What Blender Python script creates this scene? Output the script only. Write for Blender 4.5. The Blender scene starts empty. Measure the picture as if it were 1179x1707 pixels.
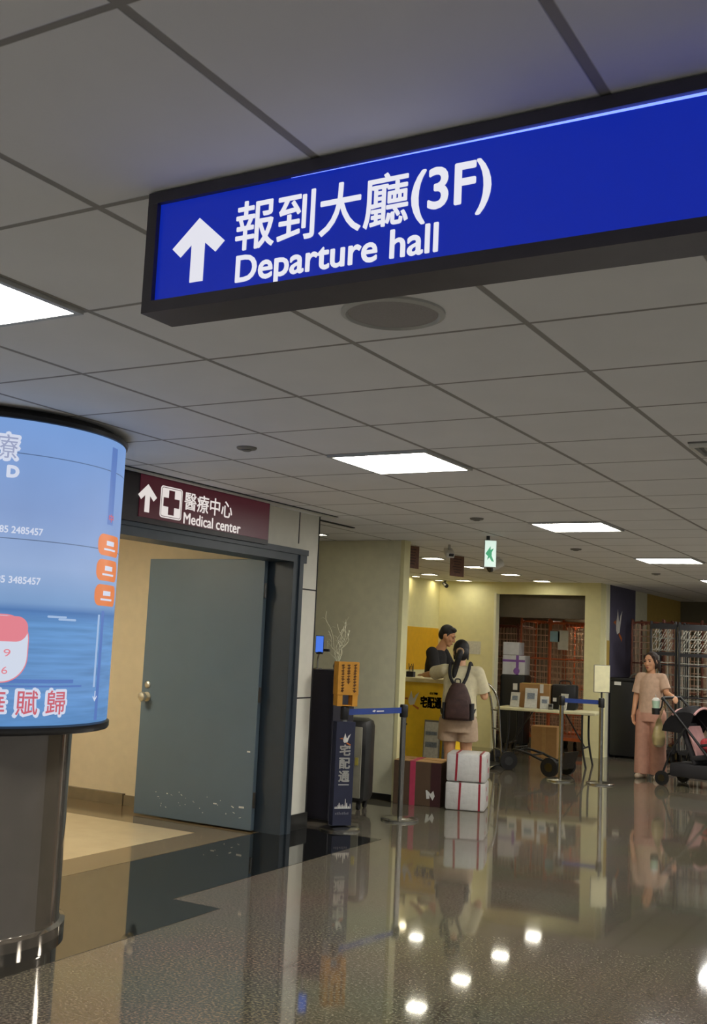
import bpy, bmesh, math, random
from mathutils import Vector, Matrix, Euler
import numpy as np
random.seed(7)
S = bpy.context.scene
COL = S.collection
PI = math.pi
R_ = math.radians

# ------------------------------------------------------------------ camera, world, exposure
cam_d = bpy.data.cameras.new('camera')
cam = bpy.data.objects.new('camera', cam_d)
COL.objects.link(cam)
yaw, pit, rol = -.5227, .1205, .0455
F_PX = 1790.77
fwd = Vector((math.sin(yaw)*math.cos(pit), math.cos(yaw)*math.cos(pit), math.sin(pit)))
rt = Vector((math.cos(yaw), -math.sin(yaw), 0))
up = rt.cross(fwd)
r2 = math.cos(rol)*rt + math.sin(rol)*up
u2 = -math.sin(rol)*rt + math.cos(rol)*up
mw = Matrix((r2, u2, -fwd)).transposed().to_4x4()
mw.translation = (0, 0, 1.5206)
cam.matrix_world = mw
cam_d.sensor_fit = 'HORIZONTAL'
cam_d.sensor_width = 36
cam_d.lens = F_PX/1179*36
cam_d.clip_start = .05
cam_d.clip_end = 200
S.camera = cam

W = bpy.data.worlds.new('hall_ambient')
S.world = W
W.use_nodes = True
W.node_tree.nodes['Background'].inputs[0].default_value = (.80, .82, .86, 1)
W.node_tree.nodes['Background'].inputs[1].default_value = 0.18
S.view_settings.view_transform = 'Standard'
S.view_settings.look = 'None'
S.view_settings.gamma = 1
S.view_settings.use_curve_mapping = False
S.view_settings.exposure = 0.0
S.cycles.use_denoising = True
S.cycles.max_bounces = 8
S.cycles.sample_clamp_indirect = 4

PANEL_E = 42.0        # ceiling panels
DOWN_E = 23.0        # warm booth downlights
ROOM_E = 56.0         # light in the medical centre

# ------------------------------------------------------------------ materials
def lin(c):
    return tuple((x/255/12.92 if x/255 <= .04045 else ((x/255+.055)/1.055)**2.4) for x in c)

def mat(name, rgb, rough=.55, metal=0.0, var=.08, scale=12.0, bump=0.0, spec=None, ior=None, emit=None, estr=1.0, alpha=None, trans=None, srgb=True):
    m = bpy.data.materials.new(name)
    m.use_nodes = True
    nt = m.node_tree
    b = nt.nodes['Principled BSDF']
    c = lin(rgb) if srgb else rgb
    b.inputs['Roughness'].default_value = rough
    b.inputs['Metallic'].default_value = metal
    if ior: b.inputs['IOR'].default_value = ior
    if spec is not None: b.inputs['Specular IOR Level'].default_value = spec
    if alpha is not None: b.inputs['Alpha'].default_value = alpha
    if trans is not None: b.inputs['Transmission Weight'].default_value = trans
    if emit is not None:
        b.inputs['Emission Color'].default_value = (*lin(emit), 1)
        b.inputs['Emission Strength'].default_value = estr
    if var > 0:
        tc = nt.nodes.new('ShaderNodeTexCoord')
        n = nt.nodes.new('ShaderNodeTexNoise')
        n.inputs['Scale'].default_value = scale
        n.inputs['Detail'].default_value = 3
        r = nt.nodes.new('ShaderNodeValToRGB')
        r.color_ramp.elements[0].position = .3
        r.color_ramp.elements[1].position = .7
        r.color_ramp.elements[0].color = (*[x*(1-var) for x in c], 1)
        r.color_ramp.elements[1].color = (*[min(1, x*(1+var)) for x in c], 1)
        nt.links.new(tc.outputs['Object'], n.inputs['Vector'])
        nt.links.new(n.outputs['Fac'], r.inputs['Fac'])
        nt.links.new(r.outputs['Color'], b.inputs['Base Color'])
        if bump:
            bp = nt.nodes.new('ShaderNodeBump')
            bp.inputs['Strength'].default_value = bump
            bp.inputs['Distance'].default_value = .01
            nt.links.new(n.outputs['Fac'], bp.inputs['Height'])
            nt.links.new(bp.outputs['Normal'], b.inputs['Normal'])
    else:
        b.inputs['Base Color'].default_value = (*c, 1)
    return m

def emat(name, rgb, strength=1.0):
    m = mat(name, (8, 8, 8), rough=.35, var=0, emit=rgb, estr=strength)
    return m

def nodes(m):
    return m.node_tree.nodes, m.node_tree.links

T = .64
H = 2.5592
GX, GY = -1.2107, 3.1602       # one ceiling joint crossing

def ceiling_material():
    m = mat('ceiling_tiles', (232, 231, 229), rough=.8, var=.02, scale=3)
    N, L = nodes(m)
    b = N['Principled BSDF']
    src = b.inputs['Base Color'].links[0].from_socket
    tc = N.new('ShaderNodeTexCoord')
    sx = N.new('ShaderNodeSeparateXYZ')
    L.new(tc.outputs['Object'], sx.inputs[0])
    def dist(axis, off):
        a = N.new('ShaderNodeMath'); a.operation = 'ADD'; a.inputs[1].default_value = -off + T*200 + T/2
        L.new(sx.outputs[axis], a.inputs[0])
        mo = N.new('ShaderNodeMath'); mo.operation = 'MODULO'; mo.inputs[1].default_value = T
        L.new(a.outputs[0], mo.inputs[0])
        s = N.new('ShaderNodeMath'); s.operation = 'SUBTRACT'; s.inputs[1].default_value = T/2
        L.new(mo.outputs[0], s.inputs[0])
        ab = N.new('ShaderNodeMath'); ab.operation = 'ABSOLUTE'
        L.new(s.outputs[0], ab.inputs[0])
        return s, ab
    def ramp(src_, w0, w1):
        mr = N.new('ShaderNodeMapRange'); mr.interpolation_type = 'SMOOTHSTEP'
        mr.inputs['From Min'].default_value = w0; mr.inputs['From Max'].default_value = w1
        L.new(src_, mr.inputs['Value'])
        return mr.outputs[0]
    s1, a1 = dist('X', GX)
    s2, a2 = dist('Y', GY)
    k1 = ramp(a1.outputs[0], .0085, .0135)
    k2 = ramp(a2.outputs[0], .0060, .0105)
    mn = N.new('ShaderNodeMath'); mn.operation = 'MINIMUM'
    L.new(k1, mn.inputs[0]); L.new(k2, mn.inputs[1])
    mx = N.new('ShaderNodeMix'); mx.data_type = 'RGBA'
    mx.inputs['A'].default_value = (*lin((150, 146, 140)), 1)
    L.new(src, mx.inputs['B'])
    L.new(mn.outputs[0], mx.inputs['Factor'])
    L.new(mx.outputs['Result'], b.inputs['Base Color'])
    bp = N.new('ShaderNodeBump'); bp.inputs['Strength'].default_value = .6; bp.inputs['Distance'].default_value = .006
    L.new(mn.outputs[0], bp.inputs['Height'])
    L.new(bp.outputs['Normal'], b.inputs['Normal'])
    return m

def granite_material():
    m = mat('speckled_granite', (128, 120, 106), rough=.05, var=0, ior=2.35)
    N, L = nodes(m)
    b = N['Principled BSDF']
    tc = N.new('ShaderNodeTexCoord')
    def noise(sc, det=2):
        n = N.new('ShaderNodeTexNoise'); n.inputs['Scale'].default_value = sc; n.inputs['Detail'].default_value = det
        L.new(tc.outputs['Object'], n.inputs['Vector']); return n
    n1 = noise(78, 3)
    r1 = N.new('ShaderNodeValToRGB')
    e = r1.color_ramp.elements
    e[0].position = .37; e[0].color = (*lin((62, 57, 49)), 1)
    e[1].position = .63; e[1].color = (*lin((138, 129, 111)), 1)
    L.new(n1.outputs['Fac'], r1.inputs['Fac'])
    n2 = noise(1.3, 2)
    mx = N.new('ShaderNodeMix'); mx.data_type = 'RGBA'; mx.blend_type = 'MULTIPLY'
    mx.inputs['Factor'].default_value = .35
    L.new(r1.outputs['Color'], mx.inputs['A']); L.new(n2.outputs['Color'], mx.inputs['B'])
    br = N.new('ShaderNodeTexBrick')
    br.offset = 0
    br.inputs['Scale'].default_value = 1
    br.inputs['Brick Width'].default_value = .8; br.inputs['Row Height'].default_value = .8
    br.inputs['Mortar Size'].default_value = .002
    br.inputs['Color1'].default_value = br.inputs['Color2'].default_value = (1, 1, 1, 1)
    br.inputs['Mortar'].default_value = (.55, .55, .55, 1)
    L.new(tc.outputs['Object'], br.inputs['Vector'])
    m2 = N.new('ShaderNodeMix'); m2.data_type = 'RGBA'; m2.blend_type = 'MULTIPLY'; m2.inputs['Factor'].default_value = 1
    L.new(mx.outputs['Result'], m2.inputs['A']); L.new(br.outputs['Color'], m2.inputs['B'])
    L.new(m2.outputs['Result'], b.inputs['Base Color'])
    n3 = noise(2.2, 1)
    bp = N.new('ShaderNodeBump'); bp.inputs['Strength'].default_value = .02; bp.inputs['Distance'].default_value = .02
    L.new(n3.outputs['Fac'], bp.inputs['Height']); L.new(bp.outputs['Normal'], b.inputs['Normal'])
    return m

def screen_material():
    # the picture shown on the curved display
    m = mat('display_picture', (6, 6, 8), rough=.6, var=0, spec=.25)
    N, L = nodes(m)
    b = N['Principled BSDF']
    tc = N.new('ShaderNodeTexCoord')
    sx = N.new('ShaderNodeSeparateXYZ'); L.new(tc.outputs['Object'], sx.inputs[0])
    mr = N.new('ShaderNodeMapRange'); mr.inputs['From Min'].default_value = 1.06; mr.inputs['From Max'].default_value = 2.50
    L.new(sx.outputs['Z'], mr.inputs['Value'])
    rp = N.new('ShaderNodeValToRGB')
    E = [(0, (92, 140, 194)), (.12, (104, 148, 202)), (.33, (102, 150, 204)), (.375, (82, 122, 178)), (.40, (122, 156, 200)), (.52, (148, 172, 212)),
         (.70, (132, 158, 206)), (1, (118, 154, 210))]
    el = rp.color_ramp.elements
    while len(el) < len(E): el.new(.5)
    for k, (p, c) in enumerate(E):
        el[k].position = p; el[k].color = (*lin(c), 1)
    L.new(mr.outputs[0], rp.inputs['Fac'])
    mp = N.new('ShaderNodeMapping'); mp.inputs['Scale'].default_value = (1.6, 1.6, 26)
    L.new(tc.outputs['Object'], mp.inputs['Vector'])
    n = N.new('ShaderNodeTexNoise'); n.inputs['Scale'].default_value = 1.5; n.inputs['Detail'].default_value = 3
    L.new(mp.outputs[0], n.inputs['Vector'])
    n2 = N.new('ShaderNodeMapRange'); n2.inputs['From Min'].default_value = .3; n2.inputs['From Max'].default_value = .7
    n2.inputs['To Min'].default_value = .80; n2.inputs['To Max'].default_value = 1.10
    L.new(n.outputs['Fac'], n2.inputs['Value'])
    # streaks only on the water, below the horizon
    wmask = N.new('ShaderNodeMapRange'); wmask.inputs['From Min'].default_value = 1.62; wmask.inputs['From Max'].default_value = 1.54
    L.new(sx.outputs['Z'], wmask.inputs['Value'])
    mixs = N.new('ShaderNodeMix'); mixs.data_type = 'FLOAT'; mixs.inputs['A'].default_value = 1.0
    L.new(wmask.outputs[0], mixs.inputs['Factor']); L.new(n2.outputs[0], mixs.inputs['B'])
    # soft cloud
    n4 = N.new('ShaderNodeTexNoise'); n4.inputs['Scale'].default_value = 2.2; n4.inputs['Detail'].default_value = 2
    L.new(tc.outputs['Object'], n4.inputs['Vector'])
    n5 = N.new('ShaderNodeMapRange'); n5.inputs['To Min'].default_value = .86; n5.inputs['To Max'].default_value = 1.14
    L.new(n4.outputs['Fac'], n5.inputs['Value'])
    mm = N.new('ShaderNodeMath'); mm.operation = 'MULTIPLY'
    L.new(mixs.outputs[0], mm.inputs[0]); L.new(n5.outputs[0], mm.inputs[1])
    # seams between the display modules
    last = mm
    for z in (2.335, 1.93):
        s = N.new('ShaderNodeMath'); s.operation = 'SUBTRACT'; s.inputs[1].default_value = z; L.new(sx.outputs['Z'], s.inputs[0])
        a = N.new('ShaderNodeMath'); a.operation = 'ABSOLUTE'; L.new(s.outputs[0], a.inputs[0])
        g = N.new('ShaderNodeMath'); g.operation = 'GREATER_THAN'; g.inputs[1].default_value = .0022; L.new(a.outputs[0], g.inputs[0])
        k = N.new('ShaderNodeMapRange'); k.inputs['To Min'].default_value = .45; L.new(g.outputs[0], k.inputs['Value'])
        q = N.new('ShaderNodeMath'); q.operation = 'MULTIPLY'
        L.new(last.outputs[0], q.inputs[0]); L.new(k.outputs[0], q.inputs[1]); last = q
    L.new(rp.outputs['Color'], b.inputs['Emission Color'])
    L.new(last.outputs[0], b.inputs['Emission Strength'])
    return m

MT = dict(
    ceil=ceiling_material(), granite=granite_material(), screen=screen_material(),
    black_granite=mat('black_granite', (22, 23, 22), rough=.03, var=.25, scale=160, ior=3.2),
    threshold=mat('brown_stone', (120, 103, 76), rough=.12, var=.1, scale=40, ior=1.7),
    room_tile=mat('cream_tile', (206, 186, 148), rough=.16, var=.05, scale=5, ior=1.6),
    wall_tan=mat('tan_wall_paint', (220, 203, 168), rough=.6, var=.03),
    wall_grey=mat('grey_wall_paint', (232, 229, 198), rough=.6, var=.04),
    cladding=mat('grey_cladding', (220, 217, 202), rough=.4, var=.03),
    joint=mat('dark_joint', (38, 37, 35), rough=.7),
    wall_cream=mat('cream_booth_paint', (228, 222, 170), rough=.6, var=.03),
    yellow=mat('yellow_paint', (226, 172, 20), rough=.5, var=.05),
    yellow_dull=mat('dull_yellow_paint', (196, 166, 84), rough=.6, var=.05),
    counter_yellow=mat('counter_yellow', (246, 202, 40), rough=.35, var=.05),
    blue_wall=mat('navy_wall_paint', (84, 82, 102), rough=.6),
    olive_wall=mat('olive_wall_paint', (112, 106, 84), rough=.7, var=.05),
    dark_room=mat('dark_brown_wall', (118, 104, 84), rough=.8, var=.1),
    housing=mat('dark_shutter_housing', (76, 68, 56), rough=.6),
    base_dark=mat('dark_skirting', (34, 33, 31), rough=.3),
    base_grey=mat('grey_skirting', (126, 112, 86), rough=.4),
    door=mat('slate_door_paint', (92, 108, 118), rough=.42, var=.04, scale=3),
    frame=mat('slate_frame_paint', (50, 60, 68), rough=.4, var=.05),
    chip=mat('chipped_paint', (206, 206, 196), rough=.7),
    brass=mat('brushed_brass', (232, 226, 208), rough=.42, metal=1),
    steel=mat('brushed_steel', (170, 168, 160), rough=.25, metal=1, var=.05),
    darksteel=mat('dark_steel', (90, 90, 88), rough=.3, metal=1),
    signbox=mat('black_sign_box', (70, 67, 76), rough=.45),
    signbox2=mat('dark_sign_box', (40, 36, 38), rough=.4),
    blueface=emat('lit_blue_face', (12, 36, 156), 1.0),
    whitelet=emat('lit_white_letter', (226, 226, 236), 1.0),
    strip=emat('lit_edge_gap', (96, 116, 255), 3.0),
    redface=emat('lit_maroon_face', (58, 16, 26), 1.0),
    whitelet2=emat('lit_white_letter_soft', (222, 214, 210), 1.0),
    panel=emat('light_diffuser', (255, 252, 246), PANEL_E),
    down=emat('downlight_lens', (255, 248, 226), DOWN_E),
    down_small=emat('small_downlight_lens', (255, 238, 195), 30),
    roomlight=emat('room_light_diffuser', (255, 245, 222), ROOM_E),
    louvre=emat('tube_light', (255, 246, 224), 40),
    trimwhite=mat('white_metal_trim', (190, 190, 184), rough=.5),
    plast_white=mat('white_plastic', (214, 212, 202), rough=.4),
    plast_grey=mat('grey_plastic', (120, 118, 112), rough=.5),
    speaker=mat('grey_speaker_grille', (150, 146, 144), rough=.6, var=.1, scale=300),
    black_gloss=mat('black_gloss', (150, 141, 128), rough=.07, metal=.75, var=.06),
    black=mat('black_plastic', (24, 24, 25), rough=.45),
    black_rim=mat('black_rim', (22, 22, 24), rough=.3),
    exitface=emat('exit_white_face', (214, 236, 222), 1.0),
    exitgreen=emat('exit_green_mark', (20, 150, 96), 1.0),
    poster_brown=mat('brown_poster', (110, 74, 54), rough=.6, var=.25, scale=60),
    poster_ink=mat('poster_ink', (70, 44, 34), rough=.6),
    navy=mat('navy_banner', (34, 38, 62), rough=.6),
    kiosk=mat('dark_navy_panel', (38, 37, 48), rough=.5),
    ochre=mat('ochre_board', (206, 146, 48), rough=.55, var=.1),
    ochre_ink=mat('brown_ink', (96, 60, 20), rough=.6),
    white_print=mat('white_print', (216, 214, 206), rough=.6),
    orange_print=mat('orange_print', (196, 110, 50), rough=.6),
    grey_print=mat('grey_print', (110, 108, 116), rough=.6),
    case=mat('dark_case_shell', (44, 44, 42), rough=.35),
    case_panel=mat('grey_case_panel', (150, 147, 130), rough=.4),
    tag=mat('yellow_tag', (206, 190, 90), rough=.5),
    belt=mat('blue_belt', (36, 62, 132), rough=.6),
    phone=emat('phone_screen', (74, 120, 226), 1.0),
    carton=mat('brown_carton', (88, 67, 47), rough=.75, var=.08),
    carton2=mat('tan_carton', (168, 128, 78), rough=.75, var=.06),
    carton_top=mat('carton_top', (176, 138, 84), rough=.75),
    pink_tape=mat('pink_tape', (184, 62, 90), rough=.4),
    dark_red=mat('dark_red_print', (58, 20, 20), rough=.6),
    wrap=mat('white_plastic_wrap', (206, 204, 198), rough=.28, var=.05, bump=.5, scale=22),
    red_strap=mat('red_strap', (150, 26, 42), rough=.4),
    purple=mat('purple_ribbon', (126, 84, 160), rough=.5),
    parcel=mat('white_parcel', (196, 198, 204), rough=.5, var=.06),
    counter_top=mat('counter_top', (214, 200, 150), rough=.35),
    ink=mat('dark_ink', (48, 40, 30), rough=.6),
    table_top=mat('cream_table_top', (216, 210, 168), rough=.45),
    leaflet=mat('leaflet_paper', (206, 206, 196), rough=.5, var=.12, scale=40),
    leaflet_b=mat('leaflet_print', (120, 130, 140), rough=.5, var=.3, scale=60),
    paper_blue=mat('pale_blue_paper', (150, 190, 206), rough=.5),
    cage_orange=mat('orange_cage_steel', (206, 106, 58), rough=.45, var=.15),
    cage_brown=mat('rusty_cage_steel', (120, 66, 46), rough=.5, var=.2),
    cage_black=mat('black_cage_steel', (30, 30, 32), rough=.45),
    wire=mat('cage_wire', (206, 172, 140), rough=.4, var=.2),
    wire_grey=mat('grey_cage_wire', (150, 148, 136), rough=.4),
    rubber=mat('black_rubber', (18, 18, 18), rough=.6),
    skin=mat('skin', (206, 152, 114), rough=.5, var=.05),
    skin2=mat('pale_skin', (214, 164, 126), rough=.5, var=.05),
    hair=mat('black_hair', (22, 19, 18), rough=.6, var=.2, scale=60),
    hair2=mat('dark_brown_hair', (46, 32, 24), rough=.75, var=.2, scale=60),
    eye=mat('dark_eye', (24, 16, 12), rough=.2, var=0),
    lip=mat('lips', (158, 92, 80), rough=.5),
    tee_black=mat('black_tee_cloth', (30, 29, 30), rough=.85),
    trousers=mat('dark_trouser_cloth', (40, 40, 44), rough=.85),
    tee_cream=mat('cream_tee_cloth', (214, 204, 168), rough=.85, bump=.2, scale=25),
    shorts=mat('beige_pink_short_cloth', (184, 160, 134), rough=.85, bump=.2, scale=25),
    bag=mat('maroon_backpack_cloth', (66, 44, 40), rough=.7, var=.2, bump=.3, scale=20),
    bag_dark=mat('dark_strap', (26, 25, 30), rough=.7),
    tee_pink=mat('dusty_pink_tee_cloth', (196, 164, 138), rough=.85, bump=.15, scale=30),
    pants_pink=mat('pink_trouser_cloth', (190, 142, 120), rough=.85, bump=.15, scale=20),
    shoe=mat('pale_shoe', (190, 170, 146), rough=.6),
    scrunchie=mat('beige_scrunchie', (176, 146, 112), rough=.8),
    stroller=mat('stroller_cloth', (36, 34, 36), rough=.8),
    pink_cloth=mat('pink_blanket', (206, 160, 156), rough=.85, var=.1),
    red_cloth=mat('red_patterned_cloth', (170, 60, 64), rough=.85, var=.3, scale=60),
    cup_green=mat('pale_green_cup', (172, 198, 172), rough=.3),
    plastic_bag=mat('beige_plastic_bag', (170, 152, 104), rough=.35, var=.15, bump=.6, scale=14),
    orange_btn=emat('orange_button', (222, 126, 72), 1.0),
    white_glow=emat('white_screen_text', (206, 213, 232), 1.0),
    red_glow=emat('red_screen_text', (196, 96, 110), 1.0),
    pink_glow=emat('pink_screen_badge', (222, 128, 140), 1.0),
    pale_glow=emat('pale_screen_badge', (206, 214, 230), 1.0),
    deep_glow=emat('blue_screen_stripe', (84, 118, 184), 1.0),
    mist_glow=emat('pale_blue_screen_mark', (158, 184, 220), 1.0),
    grey_glow=emat('grey_screen_text', (150, 158, 190), 1.0),
)

# ------------------------------------------------------------------ geometry helpers
def box(bm, c, s, rz=0, bev=0, rot=None):
    M = Matrix.Translation(c) @ (rot.to_matrix().to_4x4() if rot is not None else Matrix.Rotation(rz, 4, 'Z')) @ Matrix.Diagonal((*s, 1))
    r = bmesh.ops.create_cube(bm, size=1, matrix=M)
    if bev:
        es = list({e for v in r['verts'] for e in v.link_edges})
        bmesh.ops.bevel(bm, geom=es, offset=bev, segments=2, affect='EDGES', profile=.5)

def frustum(bm, p0, p1, r0, r1, seg=16, cap=True):
    p0, p1 = Vector(p0), Vector(p1)
    d = p1-p0
    M = Matrix.Translation((p0+p1)/2) @ d.to_track_quat('Z', 'Y').to_matrix().to_4x4()
    bmesh.ops.create_cone(bm, cap_ends=cap, segments=seg, radius1=r0, radius2=r1, depth=d.length, matrix=M)

def ball(bm, c, r, rot=None, u=20, v=12):
    if not hasattr(r, '__len__'): r = (r, r, r)
    M = Matrix.Translation(c) @ (rot.to_4x4() if rot is not None else Matrix.Identity(4)) @ Matrix.Diagonal((*r, 1))
    bmesh.ops.create_uvsphere(bm, u_segments=u, v_segments=v, radius=1, matrix=M)

def capsule(bm, p0, p1, r0, r1=None):
    r1 = r0 if r1 is None else r1
    frustum(bm, p0, p1, r0, r1, 14)
    ball(bm, p0, r0, u=14, v=8)
    ball(bm, p1, r1, u=14, v=8)

def tube(bm, pts, r, seg=10):
    pts = [Vector(p) for p in pts]
    rings = []
    for i, p in enumerate(pts):
        t = (pts[min(i+1, len(pts)-1)]-pts[max(i-1, 0)]).normalized()
        a = Vector((0, 0, 1)) if abs(t.z) < .9 else Vector((1, 0, 0))
        n = t.cross(a).normalized(); b = t.cross(n)
        rings.append([bm.verts.new(p+r*(math.cos(2*PI*k/seg)*n+math.sin(2*PI*k/seg)*b)) for k in range(seg)])
    for A, B in zip(rings, rings[1:]):
        for k in range(seg):
            bm.faces.new((A[k], A[(k+1) % seg], B[(k+1) % seg], B[k]))
    bm.faces.new(rings[0][::-1]); bm.faces.new(rings[-1])

def smoothpath(pts, n=8):
    pts = [Vector(p) for p in pts]
    out = []
    P = [pts[0]]+pts+[pts[-1]]
    for i in range(1, len(P)-2):
        a, b, c, d = P[i-1], P[i], P[i+1], P[i+2]
        for k in range(n):
            t = k/n
            out.append(.5*((2*b)+(c-a)*t+(2*a-5*b+4*c-d)*t*t+(3*b-a-3*c+d)*t**3))
    out.append(pts[-1])
    return out

def prism(bm, poly, z0, z1):
    a = [bm.verts.new((x, y, z0)) for x, y in poly]
    b = [bm.verts.new((x, y, z1)) for x, y in poly]
    n = len(poly)
    bm.faces.new(a[::-1]); bm.faces.new(b)
    for k in range(n):
        bm.faces.new((a[k], a[(k+1) % n], b[(k+1) % n], b[k]))

def lathe(bm, prof, seg=48, c=(0, 0, 0)):
    rings = []
    for r, z in prof:
        rings.append([bm.verts.new((c[0]+r*math.cos(2*PI*k/seg), c[1]+r*math.sin(2*PI*k/seg), c[2]+z)) for k in range(seg)])
    for A, B in zip(rings, rings[1:]):
        for k in range(seg):
            bm.faces.new((A[k], A[(k+1) % seg], B[(k+1) % seg], B[k]))
    bm.faces.new(rings[0][::-1]); bm.faces.new(rings[-1])

def link(name, me, m, parent=None, kind=None, label=None):
    o = bpy.data.objects.new(name, me)
    COL.objects.link(o)
    if m is not None:
        me.materials.clear(); me.materials.append(m)
    if parent is not None: o.parent = parent
    if kind: o['kind'] = kind
    if label: o['label'] = label
    return o

def obj(name, bm, m, parent=None, smooth=False, kind=None, label=None):
    bmesh.ops.recalc_face_normals(bm, faces=bm.faces)
    me = bpy.data.meshes.new(name)
    bm.to_mesh(me); bm.free()
    if smooth:
        me.polygons.foreach_set('use_smooth', [True]*len(me.polygons))
        try: me.set_sharp_from_angle(angle=R_(42))
        except Exception: pass
    return link(name, me, m, parent, kind, label)

def B(): return bmesh.new()

def bx(name, c, s, m, parent=None, rz=0, bev=0, kind=None, label=None):
    b = B(); box(b, c, s, rz, bev)
    return obj(name, b, m, parent, bev > 0, kind, label)

def struct(name, lo, hi, m, label=None, bev=0):
    c = [(a+b)/2 for a, b in zip(lo, hi)]; s = [b-a for a, b in zip(lo, hi)]
    b = B(); box(b, (0, 0, 0), s, 0, bev)
    o = obj(name, b, m, None, False, 'structure', label)
    o.location = c
    return o

def thing(name, label, cat, loc=(0, 0, 0), rz=0, group=None):
    o = bpy.data.objects.new(name, None)
    o.empty_display_size = .1
    COL.objects.link(o)
    o.location = loc; o.rotation_euler = (0, 0, rz)
    o['label'] = label; o['category'] = cat
    if group: o['group'] = group
    return o

def tag(o, label, cat, group=None):
    o['label'] = label; o['category'] = cat
    if group: o['group'] = group
    return o

def dup(o, label=None, parent=None):
    c = o.copy(); COL.objects.link(c)
    if parent is not None: c.parent = parent
    for ch in list(o.children): dup(ch, None, c)
    if label: c['label'] = label
    return c

_tmp_n = 0
def evaluated_mesh(o):
    bpy.context.view_layer.update()
    dg = bpy.context.evaluated_depsgraph_get()
    me = bpy.data.meshes.new_from_object(o.evaluated_get(dg))
    d = o.data
    bpy.data.objects.remove(o)
    return me

def glyphs(body, bold=0.0, extrude=0.0, spacing=1.0):
    c = bpy.data.curves.new('lettering', 'FONT')
    c.body = body
    c.offset = bold
    c.extrude = extrude
    c.resolution_u = 4
    c.space_character = spacing
    o = bpy.data.objects.new('lettering', c)
    COL.objects.link(o)
    me = evaluated_mesh(o)
    bpy.data.curves.remove(c)
    return me

def fit(me, x0, x1, y0, y1, depth):
    n = len(me.vertices)
    a = np.zeros(n*3); me.vertices.foreach_get('co', a); a = a.reshape(-1, 3)
    lo, hi = a.min(0), a.max(0)
    a[:, 0] = x0+(a[:, 0]-lo[0])/(hi[0]-lo[0])*(x1-x0)
    a[:, 1] = y0+(a[:, 1]-lo[1])/(hi[1]-lo[1])*(y1-y0)
    dz = hi[2]-lo[2]
    a[:, 2] = (a[:, 2]-lo[2])/dz*depth if dz > 1e-9 else 0
    me.vertices.foreach_set('co', a.ravel()); me.update()
    return me

def thicken(me, r, n=8):
    """heavier strokes: the same outlines repeated a hair apart"""
    if r <= 0: return me
    b = B()
    for k in range(n):
        a = 2*PI*k/n
        m2 = me.copy(); m2.transform(Matrix.Translation((r*math.cos(a), r*math.sin(a), 0))); b.from_mesh(m2); bpy.data.meshes.remove(m2)
    b.from_mesh(me); b.to_mesh(me); b.free()
    return me

def flat_text(name, body, rect, depth, M, m, parent, bold=.0, spacing=1.0):
    me = glyphs(body, 0, .01, spacing)
    fit(me, *rect, depth)
    thicken(me, bold)
    me.transform(M)
    return link(name, me, m, parent)

def poly_plate(name, poly, depth, M, m, parent, holes=None):
    b = B(); prism(b, poly, 0, depth)
    bmesh.ops.transform(b, matrix=M, verts=b.verts)
    return obj(name, b, m, parent)

def voxel(name, bm, size, m, parent, smooth=3):
    me = bpy.data.meshes.new(name)
    bm.to_mesh(me); bm.free()
    o = bpy.data.objects.new(name, me); COL.objects.link(o)
    r = o.modifiers.new('r', 'REMESH'); r.mode = 'VOXEL'; r.voxel_size = size
    if smooth:
        s = o.modifiers.new('s', 'SMOOTH'); s.factor = .5; s.iterations = smooth
    me2 = evaluated_mesh(o)
    bpy.data.meshes.remove(me)
    me2.polygons.foreach_set('use_smooth', [True]*len(me2.polygons))
    return link(name, me2, m, parent)

FACE_S = Matrix.Rotation(PI/2, 4, 'X')                                      # text plane facing -Y
FACE_E = Matrix.Rotation(PI/2, 4, 'Z') @ Matrix.Rotation(PI/2, 4, 'X')      # text plane facing +X
def at(x, y, z, M): return Matrix.Translation((x, y, z)) @ M

ARROW = [(0, .5), (.5, .075), (.335, -.075), (.125, .10), (.125, -.5), (-.125, -.5), (-.125, .10), (-.335, -.075), (-.5, .075)]
def arrow(cx, cz, w, h): return [(cx+x*w, cz+y*h) for x, y in ARROW]

# ------------------------------------------------------------------ the setting
b = B(); box(b, (0, 0, -.05), (14, 24.2, .1))
o = obj('floor', b, MT['granite'], None, kind='structure'); o.location = (-4.0, 10.1, 0)
for v in o.data.vertices: v.co.x += 0
b = B(); prism(b, [(-4.90, 1.5), (-3.69, 1.5), (-3.69, 5.11), (-4.03, 5.11), (-4.03, 7.66), (-4.90, 7.66)], -.001, .0015)
obj('trim_1', b, MT['black_granite'], None, kind='structure', label='black polished granite border')
struct('trim_2', (-5.24, 4.6, -.001), (-4.90, 7.36, .0025), MT['threshold'], 'brown stone threshold strip')
struct('trim_3', (-9.0, 6.86, -.001), (-5.24, 7.50, .0022), MT['threshold'], 'brown stone edging along the wall')
struct('floor_medical_room', (-9.0, 2.6, -.001), (-5.24, 6.86, .0018), MT['room_tile'])
b = B(); box(b, (0, 0, .05), (20, 31, .1))
o = obj('ceiling', b, MT['ceil'], None, kind='structure'); o.location = (0, 0, H)
for v in o.data.vertices: v.co.x += -2.7; v.co.y += 7.2

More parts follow.
